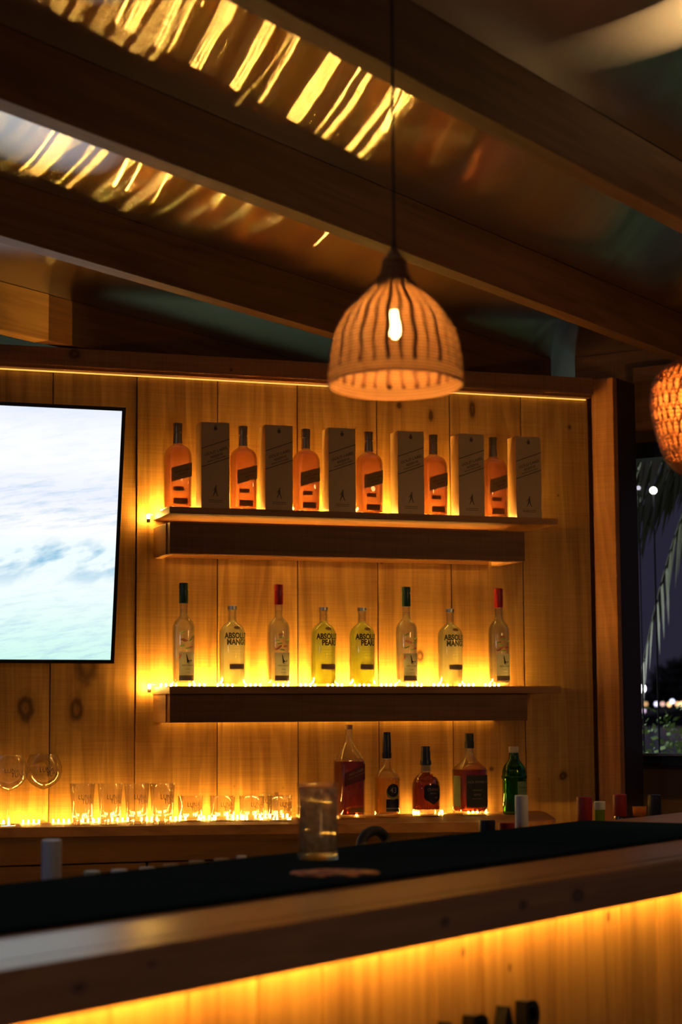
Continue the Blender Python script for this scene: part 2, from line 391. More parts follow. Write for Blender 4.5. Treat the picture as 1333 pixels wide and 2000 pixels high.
led_strip('mid', 'bright amber led strip lying behind the bottles on the lower shelf', [1.337+.0885*j+.0155*i for j in range(13) for i in range(4)], -.045, 1.437, LED_MID)
xs = [.66+.0885*j+.0155*i for j in range(12) for i in range(4)]+[1.72, 1.735, 1.96, 2.155, 2.165, 2.245, 2.335, 2.35, 2.365, 2.395]
led_strip('ledge', 'amber led strip along the wall behind the glassware on the back counter', xs, -.045, 1.040, LED_LEDGE)
M_ledend = emit('led_end_glow', LEDC, 600)
for (px, py, lb) in ((290, 1009, 'glowing end of the led strip hanging off the left end of the upper shelf'), (292, 1341, 'glowing end of the led strip hanging off the left end of the lower shelf')):
    p = onY(px, py, -.03); root = empty('led_strip_end', p); tag(root, lb, 'led strip')
    bm = bmesh.new(); box(bm, -.004, .004, -.003, .003, -.006, .008, .001); finish(bm, 'diode', M_ledend, root)
    bm = bmesh.new(); box(bm, -.005, .005, -.004, .004, -.018, -.0065, .001); box(bm, -.001, .02, .004, .0285, .006, .008); finish(bm, 'connector', M_tape, root)
# led strips tucked under the shelf boxes
for z, s, lb in ((1.866, 22, 'dim led strip under the box of the upper shelf'), (1.352, 14, 'dim led strip under the box of the lower shelf')):
    bm = bmesh.new(); box(bm, -.56, .56, -.004, .004, -.004, 0)
    tag(finish(bm, 'led_strip', emit('led_under', LEDC, s), loc=(1.89, -.02, z)), lb, 'led strip')

# ================================================================== BOTTLES
class Body:
    def __init__(s, prof, n=2.0, depth=1.0): s.p = prof; s.n = n; s.d = depth   # prof: (z, r) or (z, r, n)
    def at(s, z):
        p = s.p
        for a, b in zip(p, p[1:]):
            if a[0] <= z <= b[0] and b[0] > a[0]:
                f = (z-a[0])/(b[0]-a[0]); na = a[2] if len(a) > 2 else s.n; nb = b[2] if len(b) > 2 else s.n
                return a[1]+(b[1]-a[1])*f, na+(nb-na)*f
        q = p[0] if z < p[0][0] else p[-1]; return q[1], (q[2] if len(q) > 2 else s.n)
    def surf(s, x, z, off):
        r, n = s.at(z); r += off
        if n < 2.3: a = max(-1.5, min(1.5, x/r)); return Vector((r*sin(a), -r*s.d*cos(a), z))
        xx = max(-r*.995, min(r*.995, x)); return Vector((xx, -r*s.d*(max(0, 1-abs(xx/r)**n))**(1/n), z))
    def rings(s, off=0, z0=-1, z1=9, seg=48):
        out = []
        for q in s.p:
            if z0 <= q[0] <= z1: n = q[2] if len(q) > 2 else s.n; out.append(ring(q[0], q[1]+off, (q[1]+off)*s.d, n, seg))
        return out
    def cut(s, z0, z1, off):
        """profile between z0 and z1, inset"""
        r0_, n0 = s.at(z0); r1_, n1 = s.at(z1)
        P = [(z0, r0_, n0)]+[(q[0], q[1], q[2] if len(q) > 2 else s.n) for q in s.p if z0 < q[0] < z1]+[(z1, r1_, n1)]
        return [ring(z, r+off, (r+off)*s.d, n) for z, r, n in P]
    def label(s, poly, off=.0007, nx=14, name='label', mat=None, parent=None):
        """poly: (x0,x1, zbl,ztl, zbr,ztr) slanted quad wrapped on the surface, a thin shell"""
        x0, x1, zbl, ztl, zbr, ztr = poly; bm = bmesh.new(); R = []
        for k in (0,):
            rows = []
            for i in range(nx+1):
                f = i/nx; x = x0+(x1-x0)*f; a = zbl+(zbr-zbl)*f; b = ztl+(ztr-ztl)*f
                rows.append([bm.verts.new(s.surf(x, a+(b-a)*j/5, off-.0006*k)) for j in range(6)])
            R.append(rows)
        for k in (0,):
            for i in range(nx):
                for j in range(5):
                    q = (R[k][i][j], R[k][i+1][j], R[k][i+1][j+1], R[k][i][j+1]); bm.faces.new(q if k == 0 else q[::-1]).smooth = True
        return finish(bm, name, mat, parent, normals=False)
    def text(s, txt, cx, cz, size, mat, parent, slope=0, bold=0, narrow=1.0, off=.0013, name='lettering', more=()):
        bm = bmesh.new()
        for (tx, x_, z_, sz) in [(txt, cx, cz, size)]+list(more):
            V, Fc = text_pts(tx, sz, bold, narrow)
            vv = [bm.verts.new(s.surf(x_+x, z_+y+slope*x, off)) for x, y in V]
            for f in Fc:
                try: bm.faces.new([vv[i] for i in f])
                except ValueError: pass
        return finish(bm, name, mat, parent, normals=False)
    def shapes(s, polys, mat, parent, name='emblem', off=.0013):
        bm = bmesh.new()
        for P in polys:
            vv = [bm.verts.new(s.surf(x, z, off)) for x, z in P]; f = bm.faces.new(vv)
        bmesh.ops.triangulate(bm, faces=bm.faces)
        return finish(bm, name, mat, parent, normals=False)

def thin_glass(name, col, edge, refr=.0):
    m = new_mat(name); g = G(m)
    lw = g.node('ShaderNodeLayerWeight', Blend=.5).outputs['Facing']
    c = g.ramp(lw, [(.0, col), (.65, col), (.97, edge)])
    tr = g.node('ShaderNodeBsdfTransparent', Color=c).outputs[0]; gl = g.node('ShaderNodeBsdfGlossy', Color=(1, 1, 1, 1), Roughness=.05).outputs[0]
    fr = g.math('ADD', .035, g.math('MULTIPLY', g.math('POWER', lw, 5), .45))
    mx = g.n.new('ShaderNodeMixShader'); g.put(mx.inputs[0], fr); g.l.new(tr, mx.inputs[1]); g.l.new(gl, mx.inputs[2]); o_ = mx.outputs[0]
    if refr:
        m3 = g.n.new('ShaderNodeMixShader'); m3.inputs[0].default_value = refr; g.l.new(o_, m3.inputs[1])
        g.l.new(g.node('ShaderNodeBsdfGlass', Color=(*col, 1), IOR=1.45, Roughness=0.0).outputs[0], m3.inputs[2]); o_ = m3.outputs[0]
    g.end(o_); return m
M_clear = thin_glass('clear_glass', (.97, .98, .96), (.68, .68, .60), .25)
M_vodka = liquid('clear_spirit', (.98, .97, .90), 1.22, .06)
M_gw = liquid('pale_yellow_spirit', (1.0, .95, .66), 1.2, .5)
M_pears = liquid('yellow_green_spirit', (.93, .98, .20), 1.2, .7)
M_amber = liquid('orange_amber_spirit', (.98, .52, .28), 1.2, .35)
M_whisky = liquid('deep_amber_spirit', (.55, .20, .07), 1.22, .08)
M_red = liquid('red_brown_spirit', (.58, .18, .08), 1.22, .10)
M_gold = liquid('golden_spirit', (1.0, .68, .18), 1.22, .18)
M_apple = liquid('orange_brown_spirit', (.58, .20, .08), 1.22, .08)
M_green = thin_glass('green_glass', (.30, .62, .14), (.06, .20, .04))
M_greenl = liquid('green_body', (.42, .68, .14), 1.2, .15)
def paper(name, col, tl=.5):
    m = new_mat(name); g = G(m)
    mx = g.n.new('ShaderNodeMixShader'); mx.inputs[0].default_value = tl
    g.l.new(g.node('ShaderNodeBsdfDiffuse', Color=(*col, 1)).outputs[0], mx.inputs[1]); g.l.new(g.node('ShaderNodeBsdfTranslucent', Color=(*[x**.5 for x in col], 1)).outputs[0], mx.inputs[2]); g.end(mx.outputs[0]); return m
M_black = plain('black_print', (.012, .012, .014), .5)
M_cork = plain('tan_cork', (.42, .27, .12), .7)
M_foil = plain('bronze_foil', (.34, .24, .12), .35, .6)
M_dkgold = plain('dark_gold_print', (.06, .035, .015), .5)
M_gblack = plain('green_black_print', (.02, .045, .012), .5)
M_navy = plain('dark_navy_cap', (.012, .014, .03), .35)
M_white = paper('cream_label_paper', (.72, .66, .56), .5)
M_paleg = paper('pale_green_label', (.40, .52, .24), .35)
M_gcap = plain('deep_green_cap', (.01, .06, .03), .35)
M_rcap = plain('red_cap', (.45, .012, .012), .35)
M_silver = plain('silver_cap', (.45, .42, .38), .3, .9)
M_maroon = plain('dark_red_label', (.16, .012, .01), .5)
M_dgreen = plain('dark_green_label', (.03, .035, .015), .5)
M_fgreen = paper('printed_leaf_green', (.22, .42, .04), .6)
M_fpink = paper('printed_fruit_pink', (.85, .20, .14), .6)
M_ltext = plain('pale_gold_print', (.45, .32, .15), .5)
M_gtext = plain('green_print', (.08, .22, .02), .5)
M_ygreen = plain('yellow_stripe', (.42, .40, .06), .5)

M_gtape = paper('olive_label_paper', (.30, .21, .09), .12)
M_brownp = paper('brown_small_print', (.30, .16, .06), .15)
def cap_lathe(prof, mat, parent, name='cap'):
    bm = bmesh.new(); lathe(bm, prof, 32); o = finish(bm, name, mat, parent); smooth_angle(o); return o
def solid(body, z0, z1, off, mat, parent, name):
    bm = bmesh.new(); loft(bm, body.cut(z0, z1, off)); o = finish(bm, name, mat, parent); smooth_angle(o, 50); return o
def shell(body, ztop, th, base, mat, parent, name='glass_body'):
    """hollow glass: outer skin and inner skin, open neck"""
    bm = bmesh.new(); o_ = body.cut(0, ztop, 0); i_ = body.cut(base, ztop, -th)[::-1]
    loft(bm, o_+i_); o = finish(bm, name, mat, parent); smooth_angle(o, 50); return o

def jw_gold(label):                                  # amber bottle with slanted label
    root = empty('whisky_bottle', (0, 0, 0))
    H = .260
    B_ = Body([(0, .034, 5), (.004, .0370, 5), (.158, .0378, 4.5), (.170, .0362, 4), (.180, .0325, 3.4), (.187, .0265, 3), (.192, .0180, 2.4), (.197, .0135, 2), (.24, .0125, 2)])
    shell(B_, .200, .0022, .008, M_clear, root)
    solid(B_, .0085, .190, -.0026, M_amber, root, 'whisky')
    cap_lathe([(.198, .0137), (.200, .0139), (.228, .0136), (.229, .0128), (.232, .0128), (.233, .0138), (.258, .0140), (.26, .0130)], M_foil, root, 'cap')
    B_.label((-.030, .037, .078, .120, .098, .140), mat=M_gtape, parent=root, name='slanted_label')
    B_.text('GOLD LABEL', .004, .113, .0085, M_dkgold, root, slope=.3, more=[('RESERVE', .006, .103, .007)])
    B_.label((-.024, .008, .052, .064, .052, .064), mat=M_brownp, parent=root, name='small_label', nx=6)
    B_.label((-.024, .020, .012, .030, .012, .030), mat=M_brownp, parent=root, name='lower_label', nx=6)
    root['label'] = label; root['category'] = 'bottle'; return root

M_card = plain('gold_brown_card', (.46, .29, .12), .4, .15)
M_cardl = plain('dark_card_print', (.10, .045, .02), .5)
def gift_box(label):
    root = empty('gift_box', (0, 0, 0)); W, D, H = .0435, .033, .263
    bm = bmesh.new(); box(bm, -W, W, -D, D, 0, H, .0008); finish(bm, 'carton', M_card, root)
    def quad(bm, pts): bm.faces.new([bm.verts.new((x, -D-.0006, z)) for x, z in pts])
    bm = bmesh.new(); s = .068/.087
    for z in (.125, .181): quad(bm, [(-W, z), (W, z+.031), (W, z+.0335), (-W, z+.0025)])
    finish(bm, 'slanted_stripe', M_cardl, root)
    bm = bmesh.new()
    for tx, x_, z_, sz in (('GOLD LABEL', .002, .175, .0125), ('RESERVE', .004, .162, .0105), ('BLENDED SCOTCH WHISKY', .004, .152, .0045)):
        V, Fc = text_pts(tx, sz, .0002)
        vv = [bm.verts.new((x_+x, -D-.0007, z_+y+.35*x)) for x, y in V]
        for f in Fc: bm.faces.new([vv[i] for i in f])
    finish(bm, 'lettering', M_cardl, root, normals=False)
    bm = bmesh.new()
    for P in ([(-.006, .244), (-.003, .238), (.003, .238), (.006, .244), (.003, .250), (-.003, .250)], [(-.0055, .2515), (.0055, .2515), (.003, .2535), (-.003, .2535)]): quad(bm, P)
    finish(bm, 'seal', M_cardl, root)
    bm = bmesh.new()   # small striding figure mark
    for P in ([(-.001, .066), (.003, .067), (.004, .071), (.0, .072)], [(-.004, .052), (.004, .053), (.003, .066), (-.002, .066)], [(-.004, .052), (.001, .052), (-.006, .040), (-.009, .038), (-.0075, .041)],
              [(.0, .053), (.004, .053), (.008, .040), (.0105, .0385), (.006, .0385)], [(-.002, .064), (-.0095, .055), (-.009, .054), (-.001, .061)]): quad(bm, P)
    finish(bm, 'emblem', M_cardl, root)
    bm = bmesh.new()
    for z in (.026, .021): quad(bm, [(-.022, z), (.022, z), (.022, z+.0015), (-.022, z+.0015)])
    finish(bm, 'small_print', M_cardl, root)
    root['label'] = label; root['category'] = 'gift box'; return root

def goose(capm, fruit_first, label):
    root = empty('vodka_bottle', (0, 0, 0)); H = .310
    B_ = Body([(0, .027), (.003, .031), (.018, .0325), (.165, .0335), (.182, .0325), (.194, .028), (.203, .0205), (.210, .0145), (.217, .0128), (.255, .0125)])
    shell(B_, .256, .0026, .013, M_clear, root); solid(B_, .0135, .232, -.003, M_vodka, root, 'vodka')
    cap_lathe([(.249, .0132), (.250, .0138), (.289, .0138), (.290, .0128), (.292, .0128), (.293, .0140), (.308, .0140), (.31, .0130)], capm, root)
    B_.label((-.027, .027, .018, .102, .018, .102), mat=M_white, parent=root)
    B_.label((-.027, .027, .018, .030, .018, .030), off=.0011, mat=M_ltext, parent=root, name='label_band')
    B_.label((-.027, .027, .030, .0335, .030, .0335), off=.0012, mat=M_ygreen, parent=root, name='label_stripe')
    B_.shapes([[(-.006, .098), (-.003, .094), (.001, .080), (.006, .076), (.010, .079), (.013, .082), (.011, .078), (.016, .0775), (.011, .0755), (.006, .071), (.001, .069), (-.003, .071), (.0, .073), (-.004, .082)]], M_black, root, 'flying_goose_mark')
    B_.text('GREY GOOSE', 0, .063, .0062, M_black, root, more=[('VODKA', 0, .052, .004), ('LA POIRE' if capm == M_gcap else 'STRAWBERRY', 0, .042, .003)])
    lf = []; fr_ = []
    def leaf(cx, cz, a, L_, W_): return [(cx+cos(a)*L_*c-sin(a)*W_*s_, cz+sin(a)*L_*c+cos(a)*W_*s_) for c, s_ in [(cos(t_), sin(t_)) for t_ in [k*pi/5 for k in range(10)]]]
    for cx, cz, a in ((-.018, .160, .4), (.010, .139, .5), (-.018, .121, .3), (.0, .114, .15), (.018, .150, .5)) if fruit_first else ((-.006, .148, .1), (-.012, .130, .2), (-.004, .111, -.2), (.018, .143, .4), (-.02, .138, .2)): lf.append(leaf(cx, cz, a, .009, .0022))
    for cx, cz, a in ((-.016, .140, .1), (.012, .118, .3), (-.008, .136, .1), (-.024, .090, 1.2)) if fruit_first else ((-.008, .157, .2), (-.012, .120, .6), (.006, .122, .2), (-.02, .114, .3)): fr_.append(leaf(cx, cz, a, .008, .0032))
    for q_ in lf: B_.shapes([q_], M_fgreen, root, 'printed_leaf')
    for q_ in fr_: B_.shapes([q_], M_fpink, root, 'printed_fruit')
    root['label'] = label; root['category'] = 'bottle'; return root

def absolut(kind, label):
    root = empty('vodka_bottle', (0, 0, 0))
    B_ = Body([(0, .034), (.003, .0375), (.01, .039), (.155, .0392), (.168, .0375), (.179, .032), (.187, .024), (.192, .0165), (.196, .0128), (.226, .0122), (.228, .0132), (.232, .0132)])
    shell(B_, .232, .003, .008, M_clear, root)
    solid(B_, .0085, .200, -.0034, M_pears if kind == 'PEARS' else M_gw, root, 'vodka')
    cap_lathe([(.2322, .0130), (.2325, .0138), (.243, .0138), (.244, .0125)], M_silver, root)
    B_.text('ABSOLUT', -.001, .1515, .0235, M_gblack if kind == 'MANGO' else M_black, root, bold=.0009, narrow=.80, more=[(kind, .001, .1325, .0235)])
    if kind == 'MANGO': pass
    B_.label((-.026, .026, .052, .068, .052, .068), mat=M_ltext, parent=root, name='small_label')
    B_.text('Superb vodka with the taste', 0, .112, .0038, M_brownp, root, more=[('of ripe fruit. Produced and', 0, .103, .0038), ('bottled in Sweden', 0, .094, .0038)])
    bm = bmesh.new(); rg = [B_.surf(.011*cos(a_), .176+.005*sin(a_), .0008) for a_ in [2*pi*k/20 for k in range(20)]]
    vv = [bm.verts.new(p) for p in rg]; bm.faces.new(vv); finish(bm, 'medallion', M_foil, root, normals=False)
    root['label'] = label; root['category'] = 'bottle'; return root

def put(root, px, py_base, y, z, rot=0):
    p = onY(px, py_base, y); root.location = (p.x, y, z); root.rotation_euler.z = rot

SH1, SH2, LG = 1.966, 1.437, 1.040
pos = ['leftmost on the upper shelf', 'second from left on the upper shelf', 'third from left on the upper shelf', 'fourth from left on the upper shelf', 'fifth from left on the upper shelf', 'last on the right on the upper shelf']
jb = jw_gold(''); gb = gift_box('')
for i, (a, b) in enumerate(zip((347, 475, 598, 721.5, 848, 965), (415.5, 539.5, 662.5, 796.5, 914.5, 1026))):
    o = jb if i == 0 else copy_tree(jb); put(o, a, 985, -.155, SH1, radians(3))
    o['category'] = 'bottle'; o['group'] = 'amber bottles on the upper shelf'
    o['label'] = 'amber spirit bottle with slanted olive label, '+pos[i]
    o = gb if i == 0 else copy_tree(gb); put(o, b, 985, -.190+.033, SH1, 0)
    o['category'] = 'gift box'; o['group'] = 'gift boxes on the upper shelf'
    o['label'] = 'tall brown gift box with slanted stripes, '+pos[i].replace('last on', 'last on')
gg = goose(M_gcap, True, 'x'); gr = goose(M_rcap, False, 'x'); am = absolut('MANGO', 'x'); ap = absolut('PEARS', 'x')
used = set()
for kind, px, lb in ((gg, 358.5, 'tall clear bottle with green cap, at the left end of the lower shelf'), (am, 454, 'pale yellow bottle with silver cap and mango lettering, left one on lower shelf'),
                     (gr, 545, 'tall clear bottle with red cap, left one of two on the lower shelf'), (ap, 632.5, 'yellow green pears bottle, left one of the pair on the lower shelf'),
                     (ap, 708.5, 'yellow green pears bottle, right one of the pair on the lower shelf'), (gg, 795.5, 'tall clear bottle with green cap, right of the pears bottles on the lower shelf'),
                     (am, 881, 'pale yellow bottle with silver cap and mango lettering, right one on lower shelf'), (gr, 976.5, 'tall clear bottle with red cap, at the right end of the lower shelf')):
    o = copy_tree(kind) if kind in used else kind; used.add(kind)
    put(o, px, 1335, -.13, SH2, radians(10) if kind in (am, ap) else radians(9))
    o['label'] = lb; o['category'] = 'bottle'; o['group'] = 'bottles on the lower shelf'

# the five bottles on the back counter
root = empty('whisky_bottle', (0, 0, 0)); tag(root, 'square bottle with slanted dark red label and cork, left of five on the back counter', 'bottle', 'bottles on the back counter')
B_ = Body([(0, .037, 6), (.003, .0395, 6), (.170, .0400, 6), (.180, .038, 4), (.200, .028, 3), (.222, .0155, 2), (.235, .0120, 2), (.262, .0115, 2), (.263, .0130, 2), (.2665, .0130, 2)])
shell(B_, .2665, .0028, .012, M_clear, root); solid(B_, .0125, .170, -.0032, M_red, root, 'whisky')
cap_lathe([(.2667, .0105), (.267, .0112), (.280, .0115), (.281, .010)], M_cork, root, 'cork')
B_.label((-.034, .0395, .096, .135, .118, .167), mat=M_maroon, parent=root, name='slanted_label')
B_.text('RED LABEL', .006, .139, .0105, M_ltext, root, slope=.36, more=[('BLENDED SCOTCH WHISKY', .006, .128, .0045)])
B_.label((-.016, .028, .018, .032, .018, .032), mat=M_brownp, parent=root, name='lower_label')
put(root, 683, 1590, -.165, LG, radians(6))

root = empty('liqueur_bottle', (0, 0, 0)); tag(root, 'golden liqueur bottle with black cap and round 43 label', 'bottle', 'bottles on the back counter')
B_ = Body([(0, .034), (.003, .0385), (.108, .0395), (.114, .0408), (.120, .039), (.134, .032), (.143, .0245), (.150, .0150), (.160, .0122), (.21, .0118)])
shell(B_, .200, .003, .012, M_clear, root); solid(B_, .0125, .118, -.0034, M_gold, root, 'liqueur')
cap_lathe([(.178, .0135), (.179, .0148), (.196, .0148), (.197, .0138), (.256, .0132), (.258, .012)], M_navy, root)
B_.shapes([[(.0225*cos(a), .082-.005+.0225*sin(a)) for a in [2*pi*k/28 for k in range(28)]]], M_ygreen, root, 'label_rim', .0010)
B_.shapes([[(.020*cos(a), .082+.0*1+.020*sin(a)) for a in [2*pi*k/28 for k in range(28)]]], M_black, root, 'round_label', .0018)
B_.text('43', 0, .082, .023, M_white, root, off=.0026, bold=.0003)
B_.label((-.022, .024, .018, .056, .018, .056), mat=M_navy, parent=root, name='lower_label')
B_.label((-.022, .024, .0275, .0295, .0275, .0295), off=.0012, mat=M_white, parent=root, name='label_stripe')
put(root, 757, 1590, -.165, LG, radians(8))

root = empty('whisky_bottle', (0, 0, 0)); tag(root, 'round shouldered dark amber bottle with ornate black label, middle of five on the counter', 'bottle', 'bottles on the back counter')
B_ = Body([(0, .039), (.003, .043), (.020, .0435), (.085, .0440), (.102, .042), (.116, .036), (.126, .027), (.132, .0175), (.138, .0155), (.17, .015)])
shell(B_, .160, .003, .022, M_clear, root); solid(B_, .0225, .134, -.0034, M_whisky, root, 'whisky')
cap_lathe([(.138, .0162), (.155, .0162), (.156, .015)], M_ltext, root, 'neck_label')
cap_lathe([(.157, .0165), (.158, .0178), (.168, .0178), (.172, .0150), (.198, .0148), (.200, .0135), (.212, .0138), (.214, .013)], M_navy, root)
B_.shapes([[(-.030, .092), (-.020, .098), (-.010, .096), (0, .101), (.010, .096), (.020, .098), (.030, .092), (.031, .060), (.026, .052), (.014, .046), (0, .036), (-.014, .046), (-.026, .052), (-.031, .060)]], M_navy, root, 'ornate_label', .0009)
B_.text('CHIVAS', 0, .082, .012, M_ltext, root, off=.0016, more=[('REGAL', 0, .071, .008), ('18', .008, .058, .012)])
put(root, 833, 1590, -.165, LG, radians(10))

root = empty('whisky_bottle', (0, 0, 0)); tag(root, 'wide square whiskey bottle with dark label and clear neck, fourth on the counter', 'bottle', 'bottles on the back counter')
B_ = Body([(0, .041, 7), (.004, .0445, 7), (.138, .0450, 7), (.146, .043, 5), (.158, .032, 3.5), (.170, .0215, 2.4), (.182, .0150, 2), (.20, .0128, 2), (.23, .0125, 2)])
shell(B_, .215, .003, .014, M_clear, root); solid(B_, .0145, .140, -.0034, M_apple, root, 'whiskey')
cap_lathe([(.206, .0142), (.207, .0146), (.228, .0146), (.229, .0135), (.250, .0140), (.252, .013)], M_dgreen, root)
B_.label((-.032, .040, .026, .124, .026, .124), mat=M_dgreen, parent=root, name='front_label')
B_.text("JACK DANIEL'S", .004, .103, .0098, M_ltext, root, off=.0016, more=[('TENNESSEE', .004, .078, .0065), ('APPLE', .004, .064, .009), ('WHISKEY SPECIALTY', .004, .052, .004)])
bm = bmesh.new()
box(bm, -.0457, -.0450, -.030, .022, .028, .122); finish(bm, 'side_label', M_paleg, root)
put(root, 919, 1590, -.165, LG, radians(2))

root = empty('gin_bottle', (0, 0, 0)); tag(root, 'green glass gin bottle with pale label and round shoulders, last on the counter', 'bottle', 'bottles on the back counter')
B_ = Body([(0, .0335), (.004, .0365), (.108, .0375), (.111, .0400), (.118, .0402), (.121, .038), (.135, .0372), (.150, .032), (.160, .0240), (.168, .0175), (.182, .0155), (.19, .015)])
shell(B_, .190, .003, .010, M_green, root)
solid(B_, .0105, .150, -.0036, M_greenl, root, 'gin')
cap_lathe([(.1905, .0150), (.191, .0158), (.208, .0158), (.2095, .0145)], M_white, root)
B_.label((-.012, .036, .048, .102, .048, .102), mat=M_paleg, parent=root)
B_.text('Tanqueray', .012, .084, .0095, M_dgreen, root, off=.0014, more=[('LONDON DRY GIN', .012, .072, .0042)])
put(root, 1006, 1589, -.165, LG, radians(10))

# ------------------------------------------------------------------ glassware
M_print = plain('charcoal_glass_print', (.03, .02, .015), .6)
M_glassw = thin_glass('glassware', (.985, .985, .985), (.74, .74, .70), .2)
def wrap_text(bm, rows, R, z, size, n=1.0):
    B2 = Body([(z-.1, R), (z+.1, R)])
    for tx, dx, dz in rows:
        V, Fc = text_pts(tx, size, -.0001)
        vv = [bm.verts.new(B2.surf(dx+x, z+dz+y, .0004)) for x, y in V]
        for f in Fc: bm.faces.new([vv[i] for i in f])
def tumbler(name, rb, rt, H, tz, tsize):
    root = empty(name, (0, 0, 0))
    bm = bmesh.new(); th = .0014
    out_ = [(0, rb-.002), (.001, rb), (.010, rb+(rt-rb)*.1)]+[(H*f, rb+(rt-rb)*(f**.8)) for f in (.25, .5, .75)]+[(H-.001, rt), (H, rt-.0005)]
    inn = [(H-.0006, rt-th)]+[(H*f, rb+(rt-rb)*(f**.8)-th) for f in (.75, .5, .25)]+[(.011, rb-th), (.009, rb-.004)]
    lathe(bm, out_+inn, 56); o = finish(bm, 'glass_body', M_glassw, root); smooth_angle(o, 60)
    bm = bmesh.new(); Rm = rb+(rt-rb)*((tz/H)**.8)
    Bt = Body([(0, rb), (H*.25, rb+(rt-rb)*.33), (H*.5, rb+(rt-rb)*.574), (H*.75, rb+(rt-rb)*.794), (H, rt)])
    for tx, dx, dz in (('LUNA', -.005, tsize*.36), ('TUNA', .007, -tsize*.36)):
        V, Fc = text_pts(tx, tsize, -.0002, .82)
        vv = [bm.verts.new(Bt.surf(dx+x, tz+dz+y, .0006)) for x, y in V]
        for f in Fc: bm.faces.new([vv[i] for i in f])
    finish(bm, 'lettering', M_print, root, normals=False)
    return root
def balloon():
    root = empty('balloon_glass', (0, 0, 0))
    bm = bmesh.new()
    bowl = [(.098, .003), (.101, .010), (.106, .022), (.116, .037), (.130, .049), (.148, .0545), (.165, .054), (.182, .048), (.200, .0405)]
    prof = [(0, .034), (.0012, .0345), (.003, .020), (.006, .006), (.012, .0035), (.09, .0032)]+bowl+[(.2004, .040)]+[(z, max(.001, r-.0012)) for z, r in bowl[::-1][:-1]]+[(.1010, .002)]
    lathe(bm, prof, 56); o = finish(bm, 'glass_body', M_glassw, root); smooth_angle(o, 60)
    Bt = Body([(z, r) for z, r in bowl])
    bm = bmesh.new()
    for tx, dx, dz in (('LUNA', -.009, .0065), ('TUNA', .012, -.0065)):
        V, Fc = text_pts(tx, .0195, -.0002, .85)
        vv = [bm.verts.new(Bt.surf(dx+x, .150+dz+y, .0006)) for x, y in V]
        for f in Fc: bm.faces.new([vv[i] for i in f])
    finish(bm, 'lettering', M_print, root, normals=False)
    return root
bg_ = balloon(); hb = tumbler('highball_glass', .0265, .0365, .118, .073, .0195); lb_ = tumbler('lowball_glass', .034, .0375, .075, .043, .0185)
def glz(proto, first, px, py, label, cat, group, rot):
    o = proto if first else copy_tree(proto); p = onZ(px, py, LG); p.z = LG
    o.location = p; o.rotation_euler.z = radians(rot); o['label'] = label; o['category'] = cat; o['group'] = group
glz(bg_, True, 84, 1608, 'stemmed balloon glass, front one beside the row of tumblers', 'glass', 'balloon glasses', 10)
glz(bg_, False, 74, 1598, 'stemmed balloon glass behind the right front balloon glass', 'glass', 'balloon glasses', 6)
glz(bg_, False, 16, 1612, 'stemmed balloon glass cut by the left edge, front row', 'glass', 'balloon glasses', 10)
glz(bg_, False, 5, 1600, 'stemmed balloon glass at the left edge, back row', 'glass', 'balloon glasses', 6)
nm = ('leftmost', 'second', 'third', 'rightmost')
for k, (fx, bx) in enumerate(((160.5, 138), (215, 197), (267, 249), (317, 303))):
    glz(hb, k == 0, fx, 1611.5-.003*fx, nm[k]+' tall tumbler of the front row on the back counter', 'glass', 'tall tumblers', 12+k*3)
    glz(hb, False, bx, 1600-.004*bx, nm[k]+' tall tumbler of the rear row on the back counter', 'glass', 'tall tumblers', 8-k*4)
for k, (fx, bx) in enumerate(((372, 350), (435, 410), (492, 470), (547, 524))):
    glz(lb_, k == 0, fx, 1604-.004*(fx-372), nm[k]+' short tumbler of the front row on the back counter', 'glass', 'short tumblers', 10+k*4)
    glz(lb_, False, bx, 1596-.005*(fx-372), nm[k]+' short tumbler of the rear row on the back counter', 'glass', 'short tumblers', 5-k*3)

# ================================================================== TELEVISION
tr_ = Vector((1.190, -.225, 2.255)); br_ = Vector((1.184, -.085, 1.507)); up = (tr_-br_).normalized(); Ht = (tr_-br_).length
troot = empty('television', (br_.x, br_.y, br_.z)); tag(troot, 'wall mounted television tilted forward, showing pale breaking sea waves', 'television')
troot.rotation_euler = (atan2(.14, .748), 0, radians(0)); Wt = 1.33
bm = bmesh.new()
box(bm, -Wt, 0, 0, .012, 0, Ht, .002); box(bm, -Wt+.08, -.08, .012, .04, .08, Ht-.25, .004)
finish(bm, 'casing', plain('black_tv_plastic', (.01, .01, .012), .3), troot)
bm = bmesh.new(); e = .011
box(bm, -Wt, 0, -.003, 0, 0, e); box(bm, -Wt, 0, -.003, 0, Ht-e, Ht); box(bm, -Wt, -Wt+e, -.003, 0, e, Ht-e); box(bm, -e, 0, -.003, 0, e, Ht-e)
finish(bm, 'bezel', plain('black_bezel', (.012, .012, .014), .25), troot)
m = new_mat('sea_picture'); g = G(m); t = g.node('ShaderNodeTexCoord').outputs['Object']
s = g.node('ShaderNodeSeparateXYZ', Vector=t); v = g.math('DIVIDE', s.outputs[2], Ht)
nz = g.noise(g.vmath('MULTIPLY', g.node('ShaderNodeVectorRotate', Vector=t, _rotation_type='Y_AXIS', Angle=.16).outputs[0], (9, 1, 60)), 1.0, 5, .65)
nb = g.noise(g.vmath('MULTIPLY', g.node('ShaderNodeVectorRotate', Vector=t, _rotation_type='Y_AXIS', Angle=.3).outputs[0], (5, 1, 13)), 1.0, 4, .5)
base = g.ramp(v, [(0.0, (.62, .95, .84)), (.10, (.70, .97, .90)), (.30, (.90, 1, 1)), (.44, (.86, .98, 1)), (.52, (1, 1, 1)), (.66, (.84, .88, 1)), (.78, (.97, .98, 1)), (.9, (.95, .97, 1)), (1, (.78, .84, .98))])
patch = g.math('MULTIPLY', g.math('SUBTRACT', nb, .50, clamp=True), 9, clamp=True)
